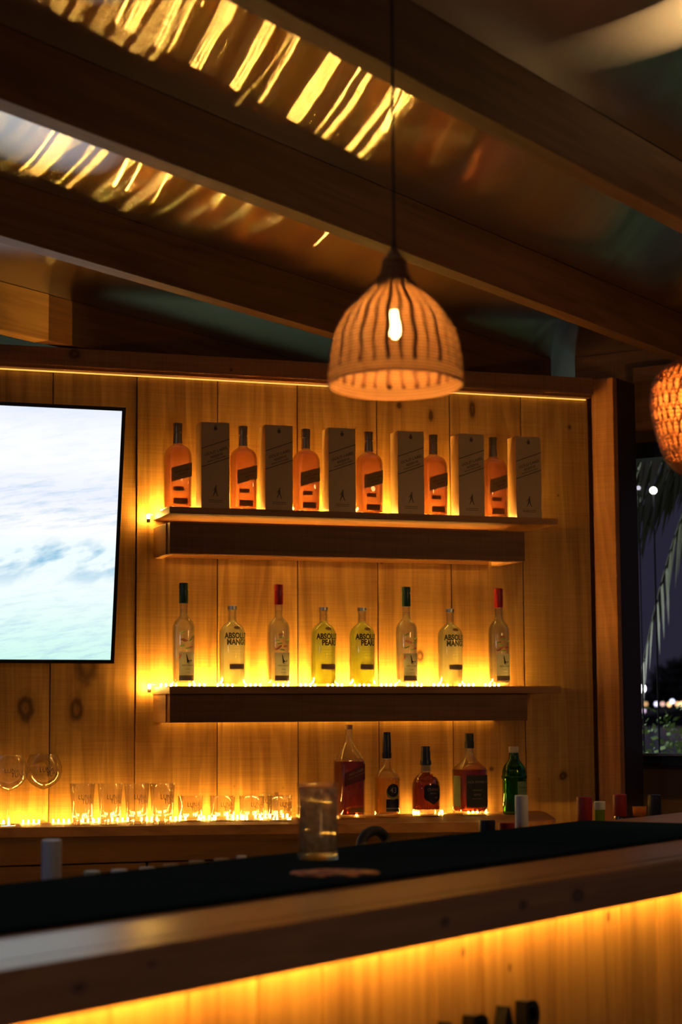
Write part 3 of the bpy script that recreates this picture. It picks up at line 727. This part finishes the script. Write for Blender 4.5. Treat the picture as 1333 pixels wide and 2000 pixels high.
band = g.ramp(v, [(.28, (0, 0, 0)), (.40, (1, 1, 1)), (.44, (1, 1, 1)), (.50, (0, 0, 0))])
c = g.mix(g.math('MULTIPLY', g.math('MULTIPLY', patch, band), .9), base, (.16, .45, .70, 1))
rip = g.math('MULTIPLY', g.math('SUBTRACT', nz, .47, clamp=True), 4.0, clamp=True)
lowb = g.ramp(v, [(0, (.9, .9, .9)), (.3, (.25, .25, .25)), (.5, (.1, .1, .1)), (.56, (.8, .8, .8)), (.68, (.7, .7, .7)), (.75, (.12, .12, .12)), (1, (.25, .25, .25))])
c = g.mix(g.math('MULTIPLY', rip, lowb), c, (.42, .62, .80, 1))
g.end(g.node('ShaderNodeEmission', Color=c, Strength=TV_S).outputs[0])
bm = bmesh.new(); box(bm, -Wt+e, -e, -.0012, -.0002, e, Ht-e); finish(bm, 'screen', m, troot)

# ================================================================== BAR
def barobj(bm, name, mat, **kw): return finish(bm, name, mat, loc=(CAM.x, CAM.y, 0), rotz=BROT, **kw)
broot = empty('bar_counter', ul(2.5, -1.7, 0), BROT); tag(broot, 'long wooden bar counter in the foreground with a thick front edge', 'bar counter')
M_bart = wood('bar_top_wood', 0, base=(.42, .22, .10), dark=(.26, .12, .05), saw=False, rough=.3, spec=1.0,
              knots=[])
M_nose = wood('bar_edge_wood', 0, base=(.55, .31, .11), dark=(.32, .16, .05), saw=False, rough=.3, spec=1.0,
              knots=[((-.914, -.30, 1.058), .008, 1.8), ((-.79, -.30, 1.07), .005, 1.8), ((.285, -.30, 1.060), .013, 2.2), ((-.135, -.30, 1.057), .008, 2.2), ((.10, -.30, 1.06), .009, 2.0)])
def bx_(bm, u0_, u1_, l0_, l1_, z0_, z1_, bev=.002, **k): box(bm, u0_-2.5, u1_-2.5, -l1_-1.7, -l0_-1.7, z0_, z1_, bev, **k)
bm = bmesh.new(); bx_(bm, .2, 5.5, -2.06, -1.445, 1.055, 1.09, .002); finish(bm, 'counter_top', M_bart, broot)
bm = bmesh.new(); bx_(bm, .2, 5.5, -1.444, -1.40, 1.03, 1.09, .003); finish(bm, 'front_edge', M_nose, broot)
M_panel = wood('panel_wood', 2, base=(.56, .33, .10), dark=(.33, .17, .045), saw=False, seedattr=True, knots=[((.56, -.22, .997), .011, 1.3), ((.053, -.22, .990), .008, 1.2), ((-.30, -.22, 1.03), .016, 1.3), ((.20, -.22, .95), .006, 1.2)])
bm = bmesh.new()
us = [2.4656-.147*k for k in range(15, -1, -1)]+[2.612, 2.86, 3.111, 3.26, 3.41, 3.56, 3.71, 3.86, 4.0, 4.15, 4.3, 4.5, 4.8, 5.1, 5.4]
for i, (a, b) in enumerate(zip(us, us[1:])): bx_(bm, a+.0015, b-.0015, -1.50, -1.48, 0, 1.03, .002, seed=Vector((2.1*i+.4, 1.3*i, .9*i+.2)))
bx_(bm, us[0], us[-1], -1.52, -1.4985, 0, 1.03, 0, seed=Vector((.3, .3, .3)))
finish(bm, 'front_panel', M_panel, broot)
bm = bmesh.new(); bx_(bm, .3, 5.4, -1.457, -1.449, 1.044, 1.0545, 0)
tag(finish(bm, 'led_strip', emit('led_bar', LEDC, LED_BAR), loc=ul(2.5, -1.7), rotz=BROT), 'amber led strip tucked under the front edge of the bar', 'led strip')
M_mat = new_mat('black_rubber_mat'); g = G(M_mat); g.end(g.node('ShaderNodeBsdfDiffuse', Color=g.mix(g.noise(g.node('ShaderNodeTexCoord').outputs['Object'], 200, 2), (.012, .026, .036, 1), (.018, .036, .048, 1)), Roughness=.8).outputs[0])
for (a, b, lb) in ((.3, 1.32, 'black rubber bar mat at the near left end of the bar'), (1.325, 2.345, 'black rubber bar mat left of the one under the iced glass'), (2.35, 3.35, 'black rubber bar mat under the iced glass and coaster'), (3.355, 4.12, 'black rubber bar mat at the far right end of the bar')):
    bm = bmesh.new(); box(bm, a, b, 1.615, 2.05, 1.09, 1.098, .003)
    bmz = barobj(bm, 'bar_mat', M_mat); tag(bmz, lb, 'bar mat', 'bar mats')
# coaster
M_coast = new_mat('coaster_print'); g = G(M_coast); t = g.node('ShaderNodeTexCoord').outputs['Object']
c = g.ramp(g.noise(t, 28, 3), [(.42, (.02, .012, .012)), (.5, (.42, .06, .03)), (.6, (.75, .36, .10))]); g.end(g.pbsdf(Base9Color=c, Roughness=.6))
bm = bmesh.new(); lathe(bm, [(0, .070), (.0004, .072), (.002, .072), (.0024, .070)], 40)
p = onZ(655, 1706, 1.098); tag(finish(bm, 'coaster', M_coast, loc=(p.x, p.y, 1.098)), 'round coaster printed red and orange in front of the iced glass', 'coaster')
# iced drink
p = onZ(622, 1678, 1.098); root = empty('drinking_glass', (p.x, p.y, 1.098)); tag(root, 'tall straight glass of pale cloudy iced drink standing on the bar mat', 'glass')
R_ = .0355; H_ = .133
bm = bmesh.new(); lathe(bm, [(0, R_-.002), (.001, R_-.0005), (.01, R_-.0005), (H_*.9, R_+.0005), (H_, R_+.0005), (H_+.0005, R_-.001), (H_*.9, R_-.0018), (.014, R_-.0026), (.012, R_-.005)], 48)
o = finish(bm, 'glass_body', M_glassw, root); smooth_angle(o, 60)
m = new_mat('cloudy_drink'); g = G(m); t = g.node('ShaderNodeTexCoord').outputs['Object']
nn = g.noise(t, 90, 3)
a_ = g.node('ShaderNodeBsdfTranslucent', Color=g.ramp(nn, [(.35, (.55, .42, .25)), (.65, (.95, .85, .6))])).outputs[0]
b_ = g.node('ShaderNodeBsdfTransparent', Color=(.96, .88, .70, 1)).outputs[0]
mx = g.n.new('ShaderNodeMixShader'); mx.inputs[0].default_value = .5; g.l.new(a_, mx.inputs[1]); g.l.new(b_, mx.inputs[2]); g.end(mx.outputs[0])
bm = bmesh.new(); lathe(bm, [(.0145, R_-.0032), (H_*.93, R_-.0022), (H_*.935, R_-.004)], 40); o = finish(bm, 'drink', m, root); smooth_angle(o, 60)
# letters on the bar front
M_let = plain('black_metal_letter', (.02, .02, .022), .3, .6)
for ch, u_, lb, nr in (('A', 2.478, 'black letter on the bar front, leftmost of the four', .8), ('B', 2.572, 'black letter B on the bar front, second from left', 1.0), ('A', 2.659, 'black letter A on the bar front, third from left', .9), ('R', 2.742, 'black letter R on the bar front, rightmost', 1.0)):
    V, Fc = text_pts(ch, .12, .001, nr*.95); top = max(y for x, y in V)
    bm = bmesh.new(); f_ = []
    vv = [bm.verts.new((x, -.0, y-top)) for x, y in V]
    fs = [bm.faces.new([vv[i] for i in f]) for f in Fc]
    r_ = bmesh.ops.extrude_face_region(bm, geom=fs)
    bmesh.ops.translate(bm, verts=[q for q in r_['geom'] if isinstance(q, bmesh.types.BMVert)], vec=(0, .0192, 0))
    tag(finish(bm, 'sign_letter', M_let, loc=ul(u_, -1.46, .897), rotz=BROT), lb, 'letter', 'letters on the bar front')

# ------------------------------------------------------------------ things behind the bar
M_steel = plain('brushed_steel', (.25, .25, .26), .35, .9)
bm = bmesh.new(); box(bm, .8, 5.5, 2.10, 2.36, .80, .8298, .003); box(bm, .8, 5.5, 2.10, 2.12, .83, .90, .002)
for x in (.85, 2.5, 5.4): box(bm, x, x+.03, 2.12, 2.15, 0, .80); box(bm, x, x+.03, 2.32, 2.35, 0, .80)
tag(barobj(bm, 'speed_rail', M_steel), 'steel under bar rail holding bottles behind the bar', 'rail')
M_blkb = plain('dark_bottle_glass', (.02, .015, .012), .15, spec=.8)
def rail_bottle(px, ytop, wpx, capm, lb, capz=.03, body=M_blkb, lpos=2.22, pourer=False, capm2=None):
    """bottle standing in the rail; top placed at the pixel where its cap shows above the bar"""
    # intersection of the pixel ray with the plane l = -lpos
    d = ray(px, ytop); tt = -lpos/d.dot(LV); P = CAM+d*tt; dist = d.dot(fw)*tt
    r = wpx/2*dist/F; zt = P.z; Hb = zt-.83
    root = empty('bar_bottle', (P.x, P.y, .83)); tag(root, lb, 'bottle', 'bottles behind the bar')
    rb = max(.034, r*1.6)
    bm = bmesh.new(); lathe(bm, [(0, rb-.003), (.004, rb), (Hb*.55, rb), (Hb*.68, rb*.7), (Hb*.75, r*.85), (Hb-capz-.0005, r*.82)], 28); o = finish(bm, 'bottle_body', body, root); smooth_angle(o, 50)
    cap_lathe([(Hb-capz, r*.97), (Hb-capz+.001, r), (Hb-.002, r), (Hb, r*.9)], capm, root)
M_pblue = plain('pale_blue_foil', (.50, .55, .72), .4)
M_pcap = plain('grey_green_cap', (.28, .32, .28), .4)
M_rc2 = plain('dull_red_cap', (.30, .02, .02), .4)
M_wcap = plain('white_cap', (.70, .66, .62), .5)
rail_bottle(101, 1640, 38, M_pblue, 'pale blue bottle top rising behind the left end of the bar', .09)
for k, (px, py, cm) in enumerate(((180, 1701, M_pcap), (233, 1698, M_pblue), (288, 1694, M_wcap), (334, 1688, M_cork), (385, 1681, M_cork), (434, 1677, M_cork), (472, 1671, M_wcap))):
    rail_bottle(px, py, 32 if px < 460 else 20, cm, ['green grey', 'pale blue', 'cream', 'first tan', 'second tan', 'third tan', 'rightmost cream'][k]+' bottle cap just showing over the left part of the bar', .012)
rail_bottle(952, 1601, 32, M_navy, 'dark capped bottle top behind the bar, left of the red cap below the counter bottles', .05, lpos=2.3)
rail_bottle(990, 1606, 32, M_rc2, 'red bottle cap behind the bar just left of the white one', .04, lpos=2.3)
rail_bottle(1019, 1553, 26, M_wcap, 'tall white bottle top rising in front of the green gin bottle', .10, lpos=2.3)
rail_bottle(1142, 1556, 30, M_rc2, 'dark red bottle top in front of the right end of the wall', .09, lpos=2.3)
rail_bottle(1172, 1565, 22, M_wcap, 'green bottle with white cap below the upright corner board', .022, body=M_greenl, lpos=2.3)
rail_bottle(1211, 1551, 27, M_rc2, 'bright red bottle top in front of the dark post', .06, lpos=2.3)
rail_bottle(1279, 1552, 26, M_navy, 'black bottle top below the window, rightmost bottle', .08, lpos=2.3)
# small lit candle glass and shells on the side counter
p = onZ(1250, 1594, 1.09); root = empty('candle_glass', (p.x, p.y, 1.09)); tag(root, 'small amber candle glass below the window on the end of the bar', 'candle')
bm = bmesh.new(); lathe(bm, [(0, .014), (.001, .016), (.024, .018), (.024, .0165), (.004, .0145)], 24); finish(bm, 'glass_cup', liquid('amber_cup', (1, .55, .2), 1.3, .4), root, smooth=True)
bm = bmesh.new(); lathe(bm, [(.0045, .012), (.012, .012), (.0125, .010)], 20); finish(bm, 'wax', plain('wax', (.6, .4, .2), .6), root, smooth=True)
# faucet
d = ray(735, 1645); tt = -2.42/d.dot(LV); P = CAM+d*tt
root = empty('faucet', (P.x, P.y, .83), BROT); tag(root, 'black gooseneck faucet arching behind the iced glass', 'faucet')
bm = bmesh.new(); hz = (CAM+ray(735, 1622)*tt).z-.83; Rr = .055
pts = [(.045, 0, 0), (.045, 0, hz-Rr*.6)]+[(.045-Rr+Rr*cos(a), 0, hz-Rr*.6+Rr*.6*sin(a)) for a in [pi*k/10 for k in range(1, 11)]]+[(.045-2*Rr, 0, hz-.10)]
tube(bm, pts, .012, 10); finish(bm, 'spout', plain('matt_black_metal', (.012, .012, .013), .7), root, smooth=True)
bm = bmesh.new(); lathe(bm, [(0, .025), (.01, .025), (.012, .018), (.04, .018)], 24, cx=.045); finish(bm, 'faucet_base', plain('black_metal_base', (.012, .012, .013), .4, .4), root, smooth=True)
bm = bmesh.new(); box(bm, -.45, .45, .0, .34, -.03, 0, .003)
for x in (-.42, .40):
    for y in (.01, .31): box(bm, x, x+.02, y, y+.02, -.83, -.03)
so = finish(bm, 'sink_bench', M_steel, loc=ul(P.dot(BV)-CAM.dot(BV), -2.38, .83), rotz=BROT); tag(so, 'low steel sink bench behind the bar carrying the faucet', 'bench')

# ================================================================== PENDANTS
def rattan(name, base, dark, tr=.06, transl=.55, kind='coil'):
    m = new_mat(name); g = G(m); t = g.node('ShaderNodeTexCoord').outputs['Object']
    s = g.node('ShaderNodeSeparateXYZ', Vector=t)
    ang = g.math('ARCTAN2', s.outputs[1], s.outputs[0])
    if kind == 'coil':
        zz = g.math('SINE', g.math('MULTIPLY', s.outputs[2], 1250)); aa = g.math('SINE', g.math('MULTIPLY', ang, 60))
        f = g.math('ADD', .5, g.math('MULTIPLY', zz, .35)); gap = g.math('GREATER_THAN', g.math('MULTIPLY', zz, -1), .93)
        gap = g.math('MULTIPLY', gap, .35)
    else:
        f = g.noise(t, 120, 2); gap = 0.0
    c = g.mix(f, (*dark, 1), (*base, 1))
    a = g.node('ShaderNodeBsdfDiffuse', Color=c).outputs[0]; b = g.node('ShaderNodeBsdfTranslucent', Color=c).outputs[0]
    mx = g.n.new('ShaderNodeMixShader'); mx.inputs[0].default_value = transl; g.l.new(a, mx.inputs[1]); g.l.new(b, mx.inputs[2])
    m2 = g.n.new('ShaderNodeMixShader'); g.put(m2.inputs[0], g.math('ADD', gap, tr)); g.l.new(mx.outputs[0], m2.inputs[1])
    g.l.new(g.node('ShaderNodeBsdfTransparent').outputs[0], m2.inputs[2]); g.end(m2.outputs[0]); return m
M_cord = plain('black_cord', (.01, .008, .007), .6)
M_bulb = emit('warm_bulb', (1.0, .50, .14), BULB)
M_bulb2 = emit('warm_bulb_bright', (1.0, .40, .10), BULB*.8)
def bulb(root, z, r=.011, M_bulb=M_bulb):
    bm = bmesh.new(); lathe(bm, [(z-.030, .003), (z-.026, r*.7), (z-.016, r), (z-.004, r*.95), (z+.010, r*.6), (z+.014, r*.5)], 20); finish(bm, 'bulb', M_bulb, root, smooth=True)
    bm = bmesh.new(); lathe(bm, [(z+.0145, .009), (z+.016, .012), (z+.045, .012), (z+.047, .008)], 20); finish(bm, 'lamp_holder', M_cord, root, smooth=True)
Z1 = 2.95; k_ = Z1/F
pc = at(773, 752, Z1); pn = at(770, 499, Z1)
root = empty('pendant_lamp', (pc.x, pc.y, pc.z)); tag(root, 'bell shaped woven rattan pendant lamp hanging in front of the plank wall', 'pendant lamp', 'woven pendant lamps')
prof = [(0, 131), (17, 131), (52, 128.5), (82, 124), (112, 115), (142, 98), (162, 81), (176, 67), (192, 51), (207, 37), (222, 28), (234, 24), (252, 22.5)]
prof = [(y*k_*1.0, r*k_) for y, r in prof]
def lerp_prof(P, z):
    for a, b in zip(P, P[1:]):
        if a[0] <= z <= b[0]: return a[1]+(b[1]-a[1])*(z-a[0])/(b[0]-a[0])
    return P[-1][1]
zs = [prof[-1][0]*i/110 for i in range(111)]
dense = []
for i, z in enumerate(zs):
    r = sum(lerp_prof(prof, min(prof[-1][0], max(0, z+dz))) for dz in (-.006, -.003, 0, .003, .006))/5
    dense.append((z, r+(.0007 if i % 2 else -.0007)))
bm = bmesh.new(); lathe(bm, dense, 96, False, False)
finish(bm, 'lamp_shade', rattan('rattan_coil', (.60, .34, .14), (.20, .09, .03), .03, .22), root)
M_ribs = plain('brown_rattan_rib', (.20, .08, .025), .6)
bm = bmesh.new()
for k in range(30):
    a = 2*pi*k/30+.05; pts = []
    for i in range(0, 23):
        z = prof[-1][0]*(.09+.90*i/22); r = lerp_prof(prof, z)-.0022; pts.append((r*cos(a+.02*sin(i+k)), r*sin(a+.02*sin(i+k)), z))
    tube(bm, pts, .0026+.0012*(k % 2 == 0), 6)
finish(bm, 'rib_frame', M_ribs, root)
bm = bmesh.new()
for z, r in ((0, .0020),):
    R_ = lerp_prof(prof, z); tube(bm, [(R_*cos(2*pi*i/72), R_*sin(2*pi*i/72), z) for i in range(72)], r, 8, cyc=True)
finish(bm, 'rim_hoop', plain('rattan_rim', (.50, .26, .09), .6), root, smooth=True)
H1 = prof[-1][0]
bm = bmesh.new(); lathe(bm, [(H1-.002, .0185), (H1, .0195), (H1+.002, .0195), (H1+.004, .016), (H1+.020, .004)], 32); finish(bm, 'top_collar', plain('rattan_collar', (.34, .17, .06), .6), root, smooth=True)
bm = bmesh.new(); tube(bm, [(0, 0, H1+.02), (0, 0, H1+.024), (0, 0, H1+.04), (0, 0, 2.603-pc.z)], [.005, .004, .0024, .0024], 8)
co = finish(bm, 'cord', M_cord, root, smooth=True)
tilt = Matrix.Rotation(radians(-3.3), 4, r0)
root.rotation_euler = tilt.to_euler(); co.rotation_euler = tilt.inverted().to_euler()
pv = Vector((0, 0, H1+.02)); co.location = pv-(tilt.inverted() @ pv)
bulb(root, .105)

# right lantern: open lattice of flattened cane
Z2 = 3.75; k_ = Z2/F; pc = at(1362, 925, Z2)
root = empty('pendant_lamp', (pc.x, pc.y, pc.z)); tag(root, 'rounded open weave basket pendant lamp cut by the right edge', 'pendant lamp', 'woven pendant lamps')
P2 = [(0, 30), (10, 44), (22, 56), (45, 67), (80, 77), (115, 84), (145, 87), (175, 83), (195, 74), (210, 58), (220, 38), (228, 18)]
P2 = [(y*k_, r*k_) for y, r in P2]
def latt(bm, P, n, turns, w, sgn, off):
    for k in range(n):
        pts = []; a0 = 2*pi*k/n
        for i in range(41):
            z = P[-1][0]*i/40; r = lerp_prof(P, z)+off*(1 if (i+k) % 2 else -1); a = a0+sgn*turns*2*pi*i/40
            pts.append((r*cos(a), r*sin(a), z))
        tube(bm, pts, w, 5)
bm = bmesh.new(); latt(bm, P2, 34, .12, .00165, 1, .0008); latt(bm, P2, 34, .12, .00165, -1, .0008)
for j in range(30):
    z = P2[-1][0]*(j+.5)/30; r = lerp_prof(P2, z); tube(bm, [(r*cos(2*pi*i/64), r*sin(2*pi*i/64), z+.0012*sin(i*3.1+j)) for i in range(64)], .0014, 5, cyc=True)
finish(bm, 'lamp_shade', plain('orange_cane', (.50, .20, .06), .6), root)
bm = bmesh.new(); lathe(bm, [(z, r-.003) for z, r in P2], 64, False, False)
finish(bm, 'lining', rattan('woven_lining', (.80, .42, .16), (.5, .22, .06), .05, .7, 'x'), root, smooth=True)
bm = bmesh.new(); tube(bm, [(0, 0, P2[-1][0]-.004), (0, 0, 2.603-pc.z)], .0024, 8); finish(bm, 'cord', M_cord, root, smooth=True)
bm = bmesh.new(); lathe(bm, [(P2[-1][0]-.002, .019), (P2[-1][0]+.003, .019), (P2[-1][0]+.006, .006)], 24); finish(bm, 'top_collar', M_ribs, root, smooth=True)
bulb(root, .14, .011, M_bulb2)

# ================================================================== OUTSIDE THINGS
M_leaf = plain('palm_leaf', (.07, .09, .045), .6, nscale=8)
M_leaf2 = plain('pale_dry_leaf', (.09, .105, .05), .6, nscale=8)
crown = at(1440, 850, 9.5)
root = empty('palm_tree', (crown.x, crown.y, -.06)); tag(root, 'palm tree with hanging fronds outside the window opening', 'palm tree')
bm = bmesh.new(); tube(bm, [(0, 0, 0), (.03, 0, crown.z*.5), (0, 0, crown.z+.06)], [.14, .11, .09], 12); finish(bm, 'trunk', plain('palm_bark', (.12, .09, .06), .8), root, smooth=True)
for k, (dx, dz, drop, ln) in enumerate(((-1, .25, .9, .9), (-.9, .0, 1.3, 1.0), (-1, -.3, 1.0, .85), (-.8, .5, .5, 1.0), (-.45, -.2, 1.5, 1.0), (.8, .2, 1.0, 1.0), (-.7, .2, 1.1, 1.0), (-.6, .5, 1.6, 1.15), (-.85, .3, .9, 1.1))):
    bm = bmesh.new(); side = rr; pts = []
    for i in range(22):
        f = i/21; p = Vector((0, 0, crown.z+.06))+side*(dx*ln*f)+Vector((0, 0, dz*ln*f-drop*ln*f*f*.8))+fw*(.3*(k-2)*f); pts.append(p)
    tube(bm, pts, [.012*(1-f_/24) for f_ in range(22)], 5)
    for i in range(2, 22):
        t_ = (pts[i]-pts[i-1]).normalized()
        for sgn in (-1, 1):
            L_ = .34*(1-abs(i/21-.45)*.9)
            dirv = (t_*.55+Vector((0, 0, -.75))+fw*sgn*.45+side*random.uniform(-.12, .12)).normalized()
            wv = t_.cross(dirv).cross(dirv).normalized()*.010
            a = pts[i]; q = [a-wv, a+wv, a+dirv*L_*.5+wv*1.2+Vector((0, 0, -.005)), a+dirv*L_+Vector((0, 0, -.05)), a+dirv*L_*.5-wv*1.2]
            bm.faces.new([bm.verts.new(x) for x in q])
    finish(bm, 'frond', M_leaf if k % 2 else M_leaf2, root, normals=False)
def bush(name, c, rx, ry, rz, n, mat, label, leaf=.05):
    root = empty(name, (c.x, c.y, c.z)); tag(root, label, 'bush')
    bm = bmesh.new()
    for i in range(n):
        a = random.uniform(0, 2*pi); b = random.uniform(0, 1); h = sqrt(1-b*b); q = random.uniform(.75, 1.05)
        p = Vector((rx*cos(a)*h*q, ry*sin(a)*h*q, rz*b*q)); d1 = Vector((random.uniform(-1, 1), random.uniform(-1, 1), random.uniform(-.3, 1))).normalized(); d2 = d1.orthogonal().normalized()
        s_ = leaf*random.uniform(.6, 1.3)
        bm.faces.new([bm.verts.new(x) for x in (p, p+d1*s_*.5+d2*s_*.25, p+d1*s_, p+d1*s_*.5-d2*s_*.25)])
    finish(bm, 'foliage', mat, root, normals=False)
    bm = bmesh.new()
    for k in range(6): a = k*1.05; tube(bm, [(0, 0, 0), (rx*.3*cos(a), ry*.3*sin(a), rz*.4), (rx*.7*cos(a), ry*.7*sin(a), rz*.75)], [.03, .02, .008], 6)
    finish(bm, 'stems', plain('bush_stem', (.08, .06, .04), .8), root)
    return root
M_bush = plain('bush_leaf', (.20, .38, .07), .7)
p = at(1305, 1500, 9.0); top = at(1290, 1400, 9.0)
bush('bush', Vector((p.x, p.y, -.06)), .45, .6, top.z+.06, 2600, M_bush, 'green bush outside, low in the window opening')
M_sil = plain('distant_tree', (.006, .008, .008), .9)
p = at(1360, 1400, 300); bush('tree_mass', Vector((p.x, p.y, -.3)), 8.0, 6.0, (at(1340, 1290, 300)).z+.3, 3500, M_sil, 'dark mass of trees far beyond the window opening', 2.0)
# far shore and its lights
bm = bmesh.new(); c = at(1300, 1378, 262); pts = []
sd = rr*1.0
A_ = c-sd*14; 
bm2 = [(-160, 0), (-160, 1.8), (-90, 2.6), (-14, 1.6), (-8, 2.2), (-3, 1.4), (3, 2.6), (9, 2.0), (14, 2.8), (60, 3.4), (120, 2.2), (200, 2.6), (200, 0)]
f0 = [bm.verts.new(Vector((c.x, c.y, -.4))+sd*x+Vector((0, 0, z))) for x, z in bm2]; f1 = [bm.verts.new(v.co+Vector((0, 8, 0))) for v in f0]
bm.faces.new(f0); bm.faces.new(f1[::-1])
for i in range(len(f0)): j = (i+1) % len(f0); bm.faces.new((f0[i], f0[j], f1[j], f1[i]))
tag(finish(bm, 'far_shore', M_sil), 'low dark shoreline far across the water beyond the window', 'shoreline')
def far_light(px, py, D, r, col, s, lb, name='distant_light'):
    p = at(px, py, D); gz = -.06 if D < 30 else -.4; root = empty(name, (p.x, p.y, gz)); tag(root, lb, 'light', 'distant lights beyond the window')
    bm = bmesh.new(); bmesh.ops.create_icosphere(bm, subdivisions=2, radius=r, matrix=Matrix.Translation((0, 0, p.z-gz))); finish(bm, 'lamp_globe', emit('distant_glow', col, s), root, smooth=True)
    bm = bmesh.new(); tube(bm, [(0, 0, 0), (0, 0, p.z-gz-r*.9)], r*.25, 6); finish(bm, 'lamp_pole', M_sil, root)
W_ = (1, .95, .9); O_ = (1, .55, .25); V_ = (.75, .7, 1)
far_light(1277, 958, 8.2, .016, (1, 1, .95), 14, 'bright white lamp glowing through the palm fronds', 'outdoor_lamp')
far_light(1248, 953, 8.1, .010, (.8, .75, .9), .8, 'faint lamp at the left of the palm fronds beside the dark post', 'outdoor_lamp')
far_light(1254.5, 1345, 60, .11, (1, 1, .95), 14, 'white light touching the dark post above the shoreline')
for k, (px, py, cc, s, lb) in enumerate(((1262, 1375, O_, 1.5, 'dim amber light nearest the dark post'), (1283, 1375, V_, 4, 'violet white light second in the row'), (1295, 1375, (1, .6, .5), 2, 'pinkish light in the middle of the row'), (1308, 1376, O_, 4, 'amber light below the pale blue one'),
                                (1314, 1370, (.7, .8, 1), 5, 'pale blue light a little above the row'), (1324, 1375, O_, 3, 'amber light second from the right edge'), (1332, 1375, O_, 5, 'amber light at the right edge of the row'), (1258, 1388, (1, .7, 1), 2, 'pink light below the row beside the dark post'))):
    far_light(px, py, 240, .22, cc, s, lb+' of distant shore lights')
